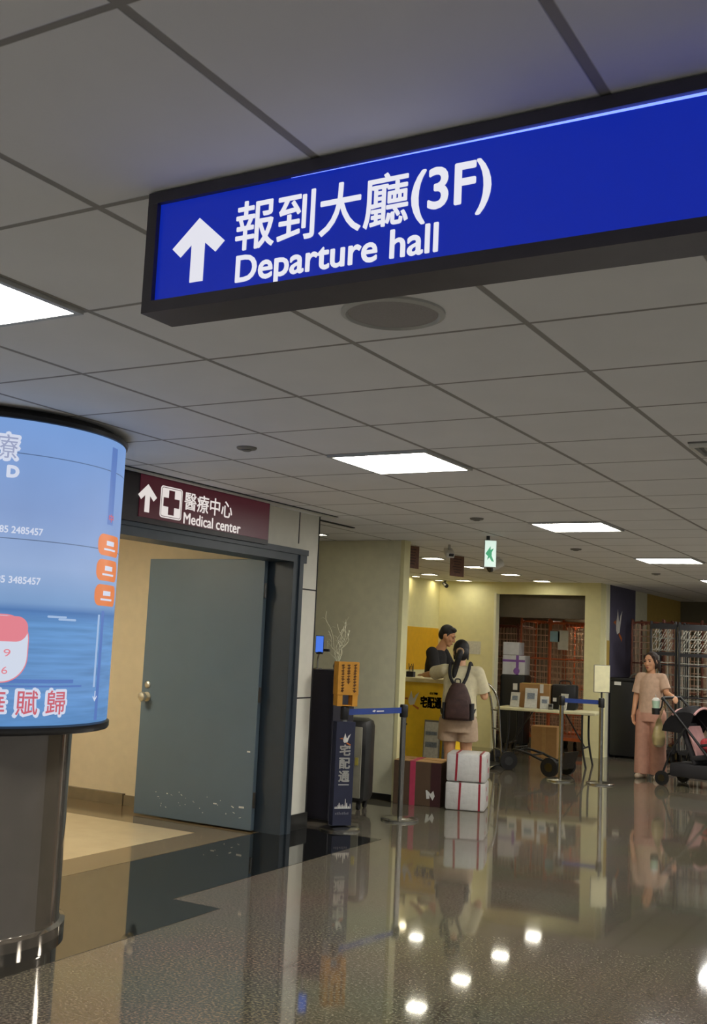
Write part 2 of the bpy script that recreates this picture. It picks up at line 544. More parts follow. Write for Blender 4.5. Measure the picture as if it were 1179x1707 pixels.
# medical centre side
XW = -4.75
struct('wall_left', (XW-.16, -2.0, 0), (XW, 3.15, H), MT['cladding'])
struct('wall_over_door', (XW-.16, 4.55, 2.252), (XW, 7.36, H), MT['cladding'])
struct('wall_door_jamb', (XW-.20, 7.36, 0), (XW, 7.68, H), MT['cladding'])
for k, z in enumerate((1.05, 1.935)):
    struct('trim_%d' % (4+k), (XW-.19, 7.365, z-.006), (XW+.0015, 7.6815, z+.006), MT['joint'], 'dark joint between cladding panels')
struct('trim_6', (XW-.05, 7.672, .12), (XW+.004, 7.684, H), MT['joint'], 'dark joint at the corner of the cladding')
struct('trim_9', (XW-.05, 7.362, 2.3), (XW+.003, 7.372, H), MT['joint'], 'dark joint at the edge of the cladding')
struct('baseboard_door_jamb', (XW-.2, 7.362, 0), (XW+.012, 7.694, .125), MT['base_dark'])
struct('wall_medical_room', (-9.0, 7.50, 0), (XW-.20, 7.62, H), MT['wall_tan'])
struct('baseboard_medical_room', (-6.52, 7.478, 0), (XW-.20, 7.50, .09), MT['base_grey'])
struct('baseboard_medical_room_step', (-9.0, 7.462, 0), (-6.52, 7.50, .10), MT['base_grey'])
struct('wall_medical_room_end', (-9.12, 2.6, 0), (-9.0, 7.62, H), MT['wall_tan'])
struct('wall_medical_room_left', (-9.12, 2.5, 0), (-5.6, 2.6, H), MT['wall_tan'])

struct('trim_12', (-4.64, 4.6, H-.014), (-4.60, 7.70, H), MT['cladding'], 'pale ceiling moulding along the door wall')
struct('trim_13', (-4.598, 4.6, H-.005), (-4.580, 7.70, H), MT['joint'], 'dark shadow gap beside the ceiling moulding')
# door frame: head and jambs
b = B()
box(b, (XW-.075, 5.98, 2.178), (.25, 2.9, .075)); box(b, (XW-.03, 5.98, 2.225), (.19, 2.9, .045))
box(b, (XW-.075, 7.285, 1.07), (.25, .10, 2.14)); box(b, (XW-.03, 7.335, 1.10), (.19, .055, 2.2))
box(b, (XW+.035, 7.30, 1.09), (.02, .055, 2.18))
box(b, (XW-.075, 4.60, 1.07), (.25, .10, 2.14))
obj('trim_7', b, MT['frame'], None, kind='structure', label='dark slate door frame')
# open door leaf
dr = bpy.data.objects.new('door_1', None); COL.objects.link(dr); dr['kind'] = 'structure'
dr['label'] = 'open slate grey door leaf with a round knob'
dr.location = (-4.93, 7.19, 0)
b = B(); box(b, (-.60, 0, 1.085), (1.20, .045, 2.14), 0, .004); obj('door_leaf', b, MT['door'], dr)
b = B()
lathe(b, [(.040, 0), (.040, .008), (.016, .011), (.015, .038), (.036, .048), (.041, .066), (.034, .082), (.012, .089)], 28)
bmesh.ops.transform(b, matrix=Matrix.Translation((-1.135, -.0225, .985)) @ Matrix.Rotation(PI/2, 4, 'X'), verts=b.verts)
obj('door_knob', b, MT['brass'], dr, True)
b = B(); lathe(b, [(.029, 0), (.029, .009), (.021, .016), (.008, .017)], 24)
bmesh.ops.transform(b, matrix=Matrix.Translation((-1.135, -.0225, 1.085)) @ Matrix.Rotation(PI/2, 4, 'X'), verts=b.verts)
obj('door_lock', b, MT['brass'], dr, True)
b = B()
for z in (.25, 1.07, 1.9): frustum(b, (.012, -.012, z-.06), (.012, -.012, z+.06), .012, .012, 12)
obj('door_hinge', b, MT['darksteel'], dr, True)
b = B(); rr = random.Random(3)
for k in range(26):
    t = rr.random()
    x = -1.0+.9*rr.random(); z = .10+.14*rr.random()**1.5
    w = .003+.013*rr.random()**2; h = .003+.007*rr.random()**2
    if x > -.35: w *= 1.8
    box(b, (x, -.0228, z), (w, .0012, h), 0, 0, Euler((0, rr.uniform(-.4, .4), 0)))
box(b, (-.06, -.0228, .62), (.03, .0012, .012)); box(b, (-.10, -.0228, .185), (.05, .0012, .014)); box(b, (-.36, -.0228, .185), (.035, .0012, .008))
obj('chipped_paint', b, MT['chip'], dr, label='bare chips in the paint along the bottom')

# recess with the grey wall
struct('wall_recess', (-8.6, 9.57, 0), (-4.94, 9.69, H), MT['wall_grey'])
struct('wall_recess_end', (-4.94, 9.565, 0), (-4.90, 9.695, H), MT['wall_cream'])
struct('wall_recess_left', (-8.72, 7.62, 0), (-8.6, 9.69, H), MT['wall_grey'])
struct('trim_8', (-4.88, 7.69, H-.008), (-4.845, 8.45, H), MT['joint'], 'dark trim line on the ceiling at the recess')
struct('baseboard_recess', (-8.6, 9.552, 0), (-4.94, 9.57, .06), MT['base_dark'])

# parcel booth
YB = 15.72
struct('wall_booth_left', (-7.51, 9.69, 0), (-7.39, YB+.12, H), MT['wall_cream'])
struct('wall_booth_left_band', (-7.392, 9.69, 1.15), (-7.384, YB, 1.80), MT['yellow'], 'yellow painted band')
struct('wall_booth_back', (-7.39, YB, 0), (-6.42, YB+.12, H), MT['wall_cream'])
struct('wall_booth_header', (-6.42, YB, 2.372), (-4.98, YB+.12, H), MT['wall_cream'])
struct('wall_booth_pier', (-4.98, YB-.02, 0), (-4.74, YB+.22, H), MT['wall_cream'])
struct('wall_far_left_grey', (-4.86, YB+.22, 0), (-4.72, 16.1, H), MT['wall_grey'])
struct('wall_far_left_patch', (-4.722, YB+.24, 1.18), (-4.716, 16.1, 1.72), MT['yellow_dull'], 'yellow painted patch')
struct('wall_far_left_blue', (-4.86, 16.1, 0), (-4.71, 17.5, H), MT['blue_wall'])
struct('wall_far_left_pale', (-4.86, 17.5, 0), (-4.72, 18.27, H), MT['wall_grey'])
struct('wall_far_left_yellow', (-4.86, 18.27, 0), (-4.72, 20.7, H), MT['yellow_dull'])
struct('wall_far', (-4.86, 20.7, 0), (7.2, 20.85, H), MT['olive_wall'])
# store room behind the opening
struct('wall_store_back', (-8.6, 19.4, 0), (-4.86, 19.55, H), MT['dark_room'])
struct('wall_store_left', (-8.72, YB+.12, 0), (-8.6, 19.55, H), MT['dark_room'])
struct('trim_10', (-6.43, YB+.12, 2.02), (-4.98, YB+.18, 2.40), MT['housing'], 'brown roller shutter housing above the opening')
struct('trim_11', (-6.44, YB-.012, 0), (-6.405, YB+.13, 2.39), MT['wall_grey'], 'grey edge of the opening')
struct('ceiling_store_room', (-8.6, YB+.12, H-.03), (-4.86, 19.4, H-.002), MT['dark_room'])

# ------------------------------------------------------------------ ceiling fittings
def ceiling_light(name, label, x, y, mt='panel', size=T-.02, group='square ceiling light panels'):
    t = thing(name, label, 'ceiling light', (x, y, H), 0, group)
    b = B(); s = size/2; w = .022
    for sx, sy, lx, ly in ((0, s-w/2, size, w), (0, -s+w/2, size, w), (s-w/2, 0, w, size-2*w), (-s+w/2, 0, w, size-2*w)):
        box(b, (sx, sy, -.007), (lx, ly, .014))
    obj('light_frame', b, MT['trimwhite'], t)
    b = B(); box(b, (0, 0, -.004), (size-2*w, size-2*w, .006))
    obj('diffuser', b, MT[mt], t)
    return t
LX = GX-2.5*T
for lab, x, y in [
    ('bright square ceiling panel cut off by the frame, level with the blue sign', LX, GY-1.5*T),
    ('bright square ceiling panel in front of the maroon medical sign, the largest whole one', LX, GY+3.5*T),
    ('bright square ceiling panel beside the hanging green exit sign', LX, GY+8.5*T),
    ('bright square ceiling panel farther than the one beside the exit sign, above the stanchions', LX, GY+13.5*T),
    ('bright square ceiling panel barely inside the frame, farthest of its row', LX, GY+18.5*T)]:
    ceiling_light('ceiling_light', lab, x, y)
for x, y in [(LX, GY-6.5*T), (LX+5*T, GY+13.5*T), (LX+5*T, GY+18.5*T)]+[(LX+k*T, GY+q*T) for k in (10, 15) for q in (-1.5, 3.5, 8.5, 13.5)]:  # unseen panels continuing the ceiling grid, added to light the walls and hall
    ceiling_light('ceiling_light', 'unseen square ceiling light panel added to light the hall', x, y)
ceiling_light('ceiling_light', 'warm ceiling light panel inside the medical room, hidden by its door', -6.6, 5.4, 'roomlight', T-.02, 'medical room lights')

def downlight(label, x, y, mt='down', s=.17, rnd=False):
    t = thing('downlight', label, 'downlight', (x, y, H), 0, 'small recessed downlights')
    b = B()
    if rnd:
        lathe(b, [(s/2+.012, 0), (s/2+.012, -.008), (s/2, -.010), (s/2, -.002)], 32)
    else:
        w = .012; a = s/2
        for sx, sy, lx, ly in ((0, a, s+w, w), (0, -a, s+w, w), (a, 0, w, s), (-a, 0, w, s)): box(b, (sx, sy, -.006), (lx, ly, .012))
    obj('trim_ring', b, MT['trimwhite'], t)
    b = B()
    if rnd: frustum(b, (0, 0, -.004), (0, 0, -.001), s/2-.002, s/2-.002, 32)
    else: box(b, (0, 0, -.003), (s-.012, s-.012, .004))
    obj('lens', b, MT[mt], t)
    return t
for lab, y in (('square downlight in the counter booth ceiling, nearest of the row beside the brown poster', 11.54),
               ('square downlight in the booth ceiling right behind the second brown poster', 12.78),
               ('square downlight in the booth ceiling just right of the exit sign', 14.06),
               ('square downlight over the doorway of the store room, farthest of its row', 15.32)):
    downlight(lab, -5.53, y, s=.22)
for lab, y in (('square downlight over the staff side of the counter, under the first poster', 14.16),
               ('square downlight in the booth back corner near the small black camera', 15.40)):
    downlight(lab, -6.83, y, s=.20)
for lab, y in (('round wall washer by the yellow band, nearest to the grey partition end', 14.11),
               ('round wall washer by the yellow band, middle of the three', 14.62),
               ('round wall washer by the yellow band, in the back corner of the booth', 15.45)):
    downlight(lab, -7.28, y, 'down_small', .12, True)
downlight('small square downlight above the grey recess beside the slate door', -5.5, 8.93, 'down', .10)
# store room louvre lights
for lab, x, y in (('louvred tube light in the store room ceiling seen through the doorway', -6.10, 17.75), ('louvred tube light deeper in the store room, hidden by the header', -5.6, 18.9)):
    t = thing('louvre_light', lab, 'ceiling light', (x, y, H-.03), 0, 'store room lights')
    b = B(); box(b, (0, 0, -.008), (.95, .16, .006)); obj('tube', b, MT['louvre'], t)
    b = B()
    box(b, (0, .09, -.03), (1.0, .012, .06)); box(b, (0, -.09, -.03), (1.0, .012, .06))
    for k in range(13): box(b, (-.49+k*.98/12, 0, -.035), (.012, .17, .04))
    obj('louvre', b, MT['steel'], t)

def smoke_detector(label, x, y):
    t = thing('smoke_detector', label, 'smoke detector', (x, y, H), 0, 'ceiling smoke detectors')
    b = B(); lathe(b, [(.056, 0), (.056, -.006), (.050, -.012), (.030, -.014)], 32); obj('base', b, MT['plast_grey'], t, True)
    b = B(); lathe(b, [(.028, -.012), (.028, -.018), (.020, -.022), (.004, -.023)], 24); obj('sensor', b, MT['plast_grey'], t, True)
for lab, y in (('small round detector on the ceiling in front of the maroon sign', 4.76), ('small round detector on the ceiling between the nearest and second light panels', 7.97),
               ('small round detector on the ceiling beyond the panel by the exit sign', 10.51), ('small round detector on the ceiling under the farthest whole panel', 13.73)):
    smoke_detector(lab, -3.44, y)
t = thing('ceiling_speaker', 'large round grey speaker grille in the ceiling under the blue sign', 'speaker', (-1.56, 2.90, H))
b = B(); lathe(b, [(.165, 0), (.165, -.008), (.150, -.014), (.143, -.004)], 64); obj('rim', b, MT['trimwhite'], t, True)
b = B(); lathe(b, [(.143, -.001), (.143, -.006), (.09, -.010), (.01, -.012)], 64); obj('grille', b, MT['speaker'], t, True)
t = thing('air_diffuser', 'dark ceiling air diffuser with a pale blade at the right edge', 'air vent', (-1.02, 5.40, H))
b = B(); box(b, (0, 0, -.004), (.30, .30, .008)); obj('backing', b, MT['plast_grey'], t)
for k in range(2):
    b = B(); s = .27-.12*k; w = .02; z = -.02
    for sx, sy, lx, ly in ((0, s/2, s+w, w), (0, -s/2, s+w, w), (s/2, 0, w, s), (-s/2, 0, w, s)): box(b, (sx, sy, -.015), (lx, ly, .024))
    obj('blade', b, MT['plast_white'], t)

# ------------------------------------------------------------------ departure sign
SX0, SX1, SY, SZ0, SZ1 = -1.672, .36, 1.876, 2.262, H-.004
t = thing('departure_sign', 'large backlit blue sign to the departure hall hanging from the ceiling', 'sign', ((SX0+SX1)/2, SY, SZ0))
def loc(x, y, z): return (x-(SX0+SX1)/2, y-SY, z-SZ0)
b = B(); cxs = 0; L_ = SX1-SX0; hh = SZ1-SZ0
box(b, (0, .0575, hh/2), (L_, .085, hh))                                     # box behind the face
fr = .027
box(b, (0, .0, .014), (L_, .03, .028)); box(b, (0, .0, hh-.0135), (L_, .03, .027))
box(b, (-L_/2+.014, 0, hh/2), (.028, .03, hh-.055)); box(b, (L_/2-.014, 0, hh/2), (.028, .03, hh-.055))
obj('sign_box', b, MT['signbox'], t)
b = B(); box(b, (0, .004, hh/2), (L_-.05, .012, hh-.05)); obj('lit_face', b, MT['blueface'], t)
b = B()
v = [(-.62, hh-.0275), (L_/2-.03, hh-.0275), (L_/2-.03, hh-.0365), (.0, hh-.0315)]
bmv = [b.verts.new((x, -.0035, z)) for x, z in v]+[b.verts.new((x, -.0020, z)) for x, z in v]
n = 4
b.faces.new(bmv[:4]); b.faces.new(bmv[4:][::-1])
for k in range(4): b.faces.new((bmv[k], bmv[(k+1) % 4], bmv[4+(k+1) % 4], bmv[4+k]))
obj('light_gap', b, MT['strip'], t, label='bright gap along the upper edge of the face')
MF = at(-(SX0+SX1)/2, -.0022, -SZ0, FACE_S)
poly_plate('arrow', arrow(-1.5235, 2.400, .150, .152), .002, MF, MT['whitelet'], t)
flat_text('chinese_lettering', '報到大廳', (-1.417, -.984, 2.380, 2.494), .002, MF, MT['whitelet'], t, .0012)
flat_text('floor_lettering', '(3F)', (-.974, -.802, 2.372, 2.484), .002, MF, MT['whitelet'], t, .0022)
flat_text('english_lettering', 'Departure hall', (-1.411, -.913, 2.288, 2.367), .002, MF, MT['whitelet'], t, .0015)

# ------------------------------------------------------------------ medical centre sign
MX = -4.66
t = thing('medical_sign', 'dark maroon medical centre sign with a white cross above the door', 'sign', (MX, 5.88, 2.20))
y0, y1, z0, z1 = 5.02, 6.80, 2.232, H-.004
b = B(); box(b, (-.045, (y0+y1)/2-5.88, (z0+z1)/2-2.2), (.085, y1-y0, z1-z0)); obj('sign_box', b, MT['signbox2'], t)
b = B(); box(b, (0, (5.30+6.785)/2-5.88, (2.268+2.545)/2-2.2), (.008, 6.785-5.30, 2.545-2.268)); obj('lit_face', b, MT['redface'], t)
ME = at(.0042, -5.88, -2.2, FACE_E)
poly_plate('arrow', arrow(5.372, 2.395, .185, .185), .002, ME, MT['whitelet2'], t)
def rrect(x0, x1, y0, y1, r, n=6):
    P = []
    for cx, cy, a0 in ((x1-r, y1-r, 0), (x0+r, y1-r, 90), (x0+r, y0+r, 180), (x1-r, y0+r, 270)):
        for k in range(n+1):
            a = R_(a0+90*k/n); P.append((cx+r*math.cos(a), cy+r*math.sin(a)))
    return P
e_ = poly_plate('cross_emblem', rrect(5.502, 5.728, 2.288, 2.502, .022), .002, ME, MT['whitelet2'], t)
cx, cz, a, w = 5.615, 2.395, .083, .030
cross = [(cx-w, cz-a), (cx+w, cz-a), (cx+w, cz-w), (cx+a, cz-w), (cx+a, cz+w), (cx+w, cz+w), (cx+w, cz+a), (cx-w, cz+a), (cx-w, cz+w), (cx-a, cz+w), (cx-a, cz-w), (cx-w, cz-w)]
poly_plate('cross', cross, .0025, at(.0052, -5.88, -2.2, FACE_E), MT['redface'], e_, None)
b = B()
for k, p in enumerate((rrect(5.510, 5.720, 2.296, 2.494, .018),)):
    q = rrect(5.514, 5.716, 2.300, 2.490, .015)
    o1 = [b.verts.new((x, y, 0)) for x, y in p]; i1 = [b.verts.new((x, y, 0)) for x, y in q]
    for j in range(len(p)): b.faces.new((o1[j], o1[(j+1) % len(p)], i1[(j+1) % len(p)], i1[j]))
bmesh.ops.transform(b, matrix=at(.0066, -5.88, -2.2, FACE_E), verts=b.verts)
obj('border_line', b, MT['redface'], e_)
flat_text('chinese_lettering', '醫療中心', (5.756, 6.305, 2.372, 2.494), .002, ME, MT['whitelet2'], t, .001)
flat_text('english_lettering', 'Medical', (5.756, 6.085, 2.275, 2.350), .002, ME, MT['whitelet2'], t, .0012)
flat_text('english_lettering', 'center', (6.125, 6.42, 2.275, 2.335), .002, ME, MT['whitelet2'], t, .0012)

# ------------------------------------------------------------------ round display column
DC = (-4.48, 3.90); DR = .70
t = thing('display_column', 'round black column carrying a curved blue screen, at the left edge', 'display column', (DC[0], DC[1], 0))
b = B(); lathe(b, [(.56, 0), (.56, .05), (.535, .06), (.53, .075), (.53, 1.04)], 96); obj('base', b, MT['black_gloss'], t, True)
b = B(); lathe(b, [(.53, 1.015), (DR+.006, 1.02), (DR+.012, 1.03), (DR+.012, 1.055), (DR-.01, 1.066), (.5, 1.068)], 96); obj('lower_rim', b, MT['black_rim'], t, True)
b = B(); lathe(b, [(DR-.001, 1.064), (DR, 1.068), (DR, 2.494), (DR-.001, 2.498)], 128); obj('screen', b, MT['screen'], t, True)
scr = t.children[-1]
b = B(); lathe(b, [(DR-.01, 2.492), (DR+.008, 2.500), (DR+.012, 2.520), (DR-.03, 2.545), (DR-.05, H-.001)], 96); obj('upper_rim', b, MT['black_rim'], t, True)
def wrap(me, d):
    n = len(me.vertices); a = np.zeros(n*3); me.vertices.foreach_get('co', a); a = a.reshape(-1, 3)
    r = DR+d+a[:, 2]; th = np.radians(a[:, 0])
    o_ = np.stack([r*np.cos(th), r*np.sin(th), a[:, 1]], 1)
    me.vertices.foreach_set('co', o_.ravel()); me.update(); return me
def scr_text(name, body, th0, th1, z0, z1, m, d=.004, bold=0.0, spacing=1.0):
    me = glyphs(body, 0, .01, spacing); w = (th1-th0)*DR*PI/180
    fit(me, 0, w, z0, z1, .0005); thicken(me, bold)
    me.transform(Matrix.Translation((R_(th0)*DR, 0, 0)) @ Matrix.Diagonal((1, 1, 1, 1)))
    me.transform(Matrix.Diagonal((180/PI/DR, 1, 1, 1))); wrap(me, d)
    return link(name, me, MT[m], scr)
def scr_patch(name, th0, th1, z0, z1, m, d=.002, rad=0.0, n=14):
    b = B(); w = (th1-th0)*DR*PI/180; n = max(n, int(w/.012)) if not rad else 28
    lo, hi = [], []
    for k in range(n+1):
        x = w*(.5-.5*math.cos(PI*k/n)) if rad else w*k/n
        e = 0
        if rad:
            q = min(x, w-x)
            if q < rad: e = rad-math.sqrt(max(0, rad*rad-(rad-q)**2))
        th = R_(th0)+x/DR
        for L_, z in ((lo, z0+e), (hi, z1-e)): L_.append(b.verts.new((math.cos(th)*(DR+d), math.sin(th)*(DR+d), z)))
    for k in range(n): b.faces.new((lo[k], lo[k+1], hi[k+1], hi[k]))
    return obj(name, b, MT[m], scr)
scr_text('screen_character', '療', -40.5, -30.6, 2.296, 2.424, 'white_glow', .005, .008)
scr_text('screen_character', '療', -40.0, -31.2, 2.304, 2.416, 'grey_glow', .0065)
scr_text('screen_letter', 'D', -34.2, -30.2, 2.218, 2.268, 'white_glow', .005, .005)
scr_patch('screen_dot', -44, -37.0, 2.085, 2.165, 'deep_glow', .003, .039)
scr_text('screen_number', '03-398-3485 2485457', -50, -18.8, 1.955, 1.987, 'white_glow', .004, .001)
scr_text('screen_number', '03-398-3485 3485457', -50, -18.2, 1.722, 1.754, 'white_glow', .004, .001)
for z in (1.955, 1.827, 1.700):
    scr_patch('orange_button', 10.2, 33.0, z-.054, z+.054, 'orange_btn', .003, .045)
    p = scr.children[-1]
    for a0, a1, zz, h in ((17, 25, .010, .012), (15, 27, -.022, .005)):
        scr_patch('button_text', a0, a1, z+zz-h, z+zz+h, 'white_glow', .0045)
scr_text('screen_character', '中', 17.5, 22, 2.075, 2.115, 'red_glow', .004, .001)
scr_patch('screen_stripe', 16.5, 22.0, 2.06, 2.46, 'deep_glow', .002)
scr_patch('screen_stripe', 14.2, 15.8, 1.24, 1.60, 'mist_glow', .003)
scr_patch('screen_stripe', 17.2, 20.0, 1.075, 1.62, 'deep_glow', .002)
scr_text('screen_arrow', '↓', 14.5, 18, 1.17, 1.22, 'white_glow', .004, .001)
scr_patch('badge', -44, -20.8, 1.262, 1.578, 'pink_glow', .0025, .12)
scr_patch('badge', -43.7, -21.2, 1.268, 1.572, 'pale_glow', .0035, .115)
scr_patch('badge_cap', -43.3, -21.6, 1.452, 1.570, 'pink_glow', .0045, .055)
scr_text('screen_number', '19', -32.2, -27.6, 1.383, 1.417, 'pink_glow', .0055)
scr_text('screen_number', '6', -30.4, -28.2, 1.303, 1.337, 'pink_glow', .0055)
for ch, a0, a1 in (('華', -36.6, -28.0), ('賦', -24.2, -15.2), ('歸', -11.9, -2.7)):
    scr_text('screen_character', ch, a0-.5, a1+.5, 1.108, 1.236, 'white_glow', .004, .007)
    scr_text('screen_character', ch, a0+.2, a1-.2, 1.116, 1.228, 'red_glow', .0058, .001)
scr_patch('screen_stripe', -45, 6, 1.243, 1.252, 'deep_glow', .002)
scr_patch('screen_stripe', -45, 1, 1.262, 1.280, 'deep_glow', .002)
scr_patch('small_boat', -9, 0, 1.560, 1.570, 'mist_glow', .003, .006)
scr_patch('small_boat', -14, -5, 1.571, 1.581, 'mist_glow', .003, .005)

# ------------------------------------------------------------------ exit sign, cameras, hanging posters
t = thing('exit_sign', 'small lit white and green exit sign hanging from the ceiling', 'exit sign', (-3.86, 9.28, H))
b = B(); box(b, (-.02, -.01, -.020), (.03, .02, .042), R_(33)); obj('bracket', b, MT['black'], t)
b = B(); box(b, (0, 0, -.165), (.112, .035, .250), R_(33)); obj('case', b, MT['trimwhite'], t)
b = B(); box(b, (.0095, -.0150, -.165), (.104, .004, .242), R_(33)); obj('lit_face', b, MT['exitface'], t)
Mx = Matrix.Translation((.0106, -.0168, -.165)) @ Matrix.Rotation(R_(33), 4, 'Z') @ FACE_S
b = B()
prism(b, [(-.045, 0), (.0, .07), (.0, .035), (.03, .05), (.012, .012), (.012, -.02), (.035, -.075), (.012, -.07), (-.008, -.035), (-.03, -.06), (-.022, -.02), (-.03, -.02)], 0, .002)
bmesh.ops.transform(b, matrix=Mx, verts=b.verts); obj('running_arrow', b, MT['exitgreen'], t)

def bullet_camera(label, loc_, rz, s=1.0, mt='plast_white'):
    t = thing('security_camera', label, 'security camera', loc_, rz)
    b = B(); lathe(b, [(.03*s, 0), (.03*s, -.012*s), (.012*s, -.02*s), (.012*s, -.07*s)], 20); obj('mount', b, MT[mt], t, True)
    b = B(); frustum(b, (0, .06*s, -.055*s), (0, -.07*s, -.115*s), .04*s, .044*s, 24); obj('body', b, MT[mt], t, True)
    b = B(); frustum(b, (0, -.062*s, -.1115*s), (0, -.086*s, -.1225*s), .045*s, .041*s, 24); obj('lens_hood', b, MT['black'], t, True)
bullet_camera('pale camera with dark lens below the exit sign', (-4.66, 11.40, H), R_(-42), 1.15)
bullet_camera('tiny black camera in the back corner of the booth', (-7.22, 15.55, H), R_(50), .75, 'black')
t = thing('projector_speaker', 'grey box hung at a slant from the ceiling between the two brown posters', 'ceiling device', (-4.62, 10.02, H))
b = B(); frustum(b, (0, 0, 0), (0, 0, -.05), .014, .014, 12); obj('stem', b, MT['steel'], t)
b = B(); box(b, (0, 0, -.085), (.09, .14, .06), 0, .012, Euler((R_(28), 0, R_(40)))); obj('body', b, MT['plast_white'], t, True)
b = B(); box(b, (.048, -.046, -.112), (.05, .012, .03), 0, .004, Euler((R_(28), 0, R_(40)))); obj('grille', b, MT['black'], t)
for lab, y in (('small brown poster hung from the ceiling next to the grey partition', 10.03), ('small brown poster hung deeper in the booth behind the slanted grey box', 11.20)):
    t = thing('hanging_poster', lab, 'poster', (-5.06, y, H), R_(-14), 'brown hanging posters')
    b = B(); box(b, (0, 0, -.125), (.008, .25, .235)); obj('board', b, MT['poster_brown'], t)
    b = B()
    for k in range(6): box(b, (.0045, 0, -.045-.03*k), (.0015, .15-(k % 3)*.02, .012))
    obj('printed_lines', b, MT['poster_ink'], t)
    for sy in (-.07, .07): bx('hanger', (0, sy, -.005), (.004, .004, .012), MT['steel'], t)

# ------------------------------------------------------------------ kiosk corner
t = thing('kiosk', 'tall dark navy cabinet beside the slate door frame', 'kiosk', (-4.855, 8.0, 0))
b = B(); box(b, (0, .18, .64), (.27, .36, 1.27), 0, .006); obj('cabinet', b, MT['kiosk'], t)
b = B(); box(b, (.0, -.002, .64), (.25, .006, 1.2)); obj('front_panel', b, MT['kiosk'], t)
b = B(); box(b, (0, .18, .012), (.28, .37, .024)); obj('plinth', b, MT['black'], t)
t = thing('phone_holder', 'phone with a glowing blue screen on a holder above the kiosk', 'phone', (-4.93, 8.05, 1.2755))
b = B(); lathe(b, [(.04, 0), (.04, .008), (.008, .014), (.008, .09)], 20); frustum(b, (0, 0, .085), (.02, -.01, .15), .008, .008, 10); obj('stand', b, MT['steel'], t, True)
b = B(); box(b, (.02, -.012, .215), (.075, .010, .150), R_(20), .004); obj('phone_body', b, MT['black'], t)
b = B(); box(b, (.0225, -.0185, .215), (.066, .002, .138), R_(20)); obj('screen', b, MT['phone'], t)
b = B(); box(b, (.075, .01, .165), (.07, .02, .022)); box(b, (.02, -.008, .14), (.05, .03, .02)); obj('clamp', b, MT['black'], t)
t = thing('dried_twigs', 'pale curly dry twigs standing on the kiosk against the grey wall', 'twigs', (-4.83, 8.22, 1.275))
b = B(); lathe(b, [(.03, 0), (.038, .03), (.025, .07), (.022, .075)], 24); obj('vase', b, MT['plast_grey'], t, True)
rr = random.Random(11)
b = B()
for k in range(12):
    a = rr.uniform(-.35, .35); p = Vector((0, 0, .06)); P = [p.copy()]
    h = rr.uniform(.18, .46)
    for j in range(6):
        p = p+Vector((a*.05+rr.uniform(-.035, .035), rr.uniform(-.02, .03), h/6)); P.append(p.copy())
    tube(b, smoothpath(P, 4), .0028, 5)
    for j in (3, 4, 5):
        q = P[j]+Vector((rr.uniform(-.06, .06), 0, rr.uniform(.0, .04))); tube(b, [P[j], (P[j]+q)/2+Vector((0, 0, .01)), q], .002, 5)
obj('branches', b, MT['wall_grey'], t)

# stanchions ----------------------------------------------------------------
def stanchion(label, loc_, sleeve=False):
    t = thing('stanchion', label, 'stanchion', loc_, 0, 'belt stanchions')
    b = B(); lathe(b, [(.165, 0), (.165, .012), (.150, .022), (.06, .030), (.03, .036)], 48); obj('base', b, MT['steel'], t, True)
    b = B(); frustum(b, (0, 0, .03), (0, 0, .90), .025, .025, 24); obj('pole', b, MT['steel'], t, True)
    b = B(); lathe(b, [(.033, .885), (.036, .89), (.036, .985), (.030, .995), (.01, .997)], 24); obj('head', b, MT['black'], t, True)
    return t
def belt(parent, p0, p1):
    p0, p1 = Vector(p0), Vector(p1); d = (p1-p0); L_ = d.length
    b = B(); box(b, (p0+p1)/2, (L_, .003, .05), math.atan2(d.y, d.x)); return obj('belt', b, MT['belt'], parent)
pA = Vector((-4.49, 7.80, 0)); pB = Vector((-4.35, 8.60, 0)); pM = Vector((-4.26, 12.60, 0)); pR = Vector((-3.80, 12.68, 0))
sA = stanchion('stanchion dressed in a navy banner sleeve, under the ochre notice', pA)
sB = stanchion('steel belt stanchion standing in front of the grey recess wall', pB)
d = (pA-pB); d.normalize()
bl = belt(sB, Vector((0, 0, .945))+d*.036, Vector((0, 0, .945))+d*((pA-pB).length-.04))
n_ = Matrix.Rotation(math.atan2(d.y, d.x)+PI, 4, 'Z')
b = B(); prism(b, [(.0, 0), (.03, .012), (.05, .004), (.03, -.008)], 0, .001); prism(b, [(.06, -.006), (.16, -.006), (.16, .004), (.06, .004)], 0, .001)
c_ = d*.45
bmesh.ops.transform(b, matrix=Matrix.Translation((c_.x, c_.y, .945)) @ n_ @ Matrix.Translation((0, -.0018, 0)) @ FACE_S, verts=b.verts)
obj('belt_print', b, MT['white_print'], bl)
sM = stanchion('steel stanchion by the hand truck wheels, before the folding table', pM)
sR = stanchion('steel stanchion carrying a cream notice board', pR)
d = (pR-pM).normalized()
belt(sM, Vector((0, 0, .945))+d*.036, Vector((0, 0, .945))+d*((pR-pM).length-.036))
t = thing('notice_board', 'cream notice board clipped on top of a belt stanchion', 'notice board', (pR.x, pR.y, .9975))
b = B(); frustum(b, (0, 0, 0), (0, 0, .07), .011, .011, 12); obj('clip_post', b, MT['black'], t)
b = B(); box(b, (0, 0, .225), (.19, .016, .325), R_(24), .006); obj('board_frame', b, MT['plast_grey'], t)
b = B(); box(b, (.0045, -.0082, .225), (.176, .004, .310), R_(24)); obj('sheet', b, MT['table_top'], t)
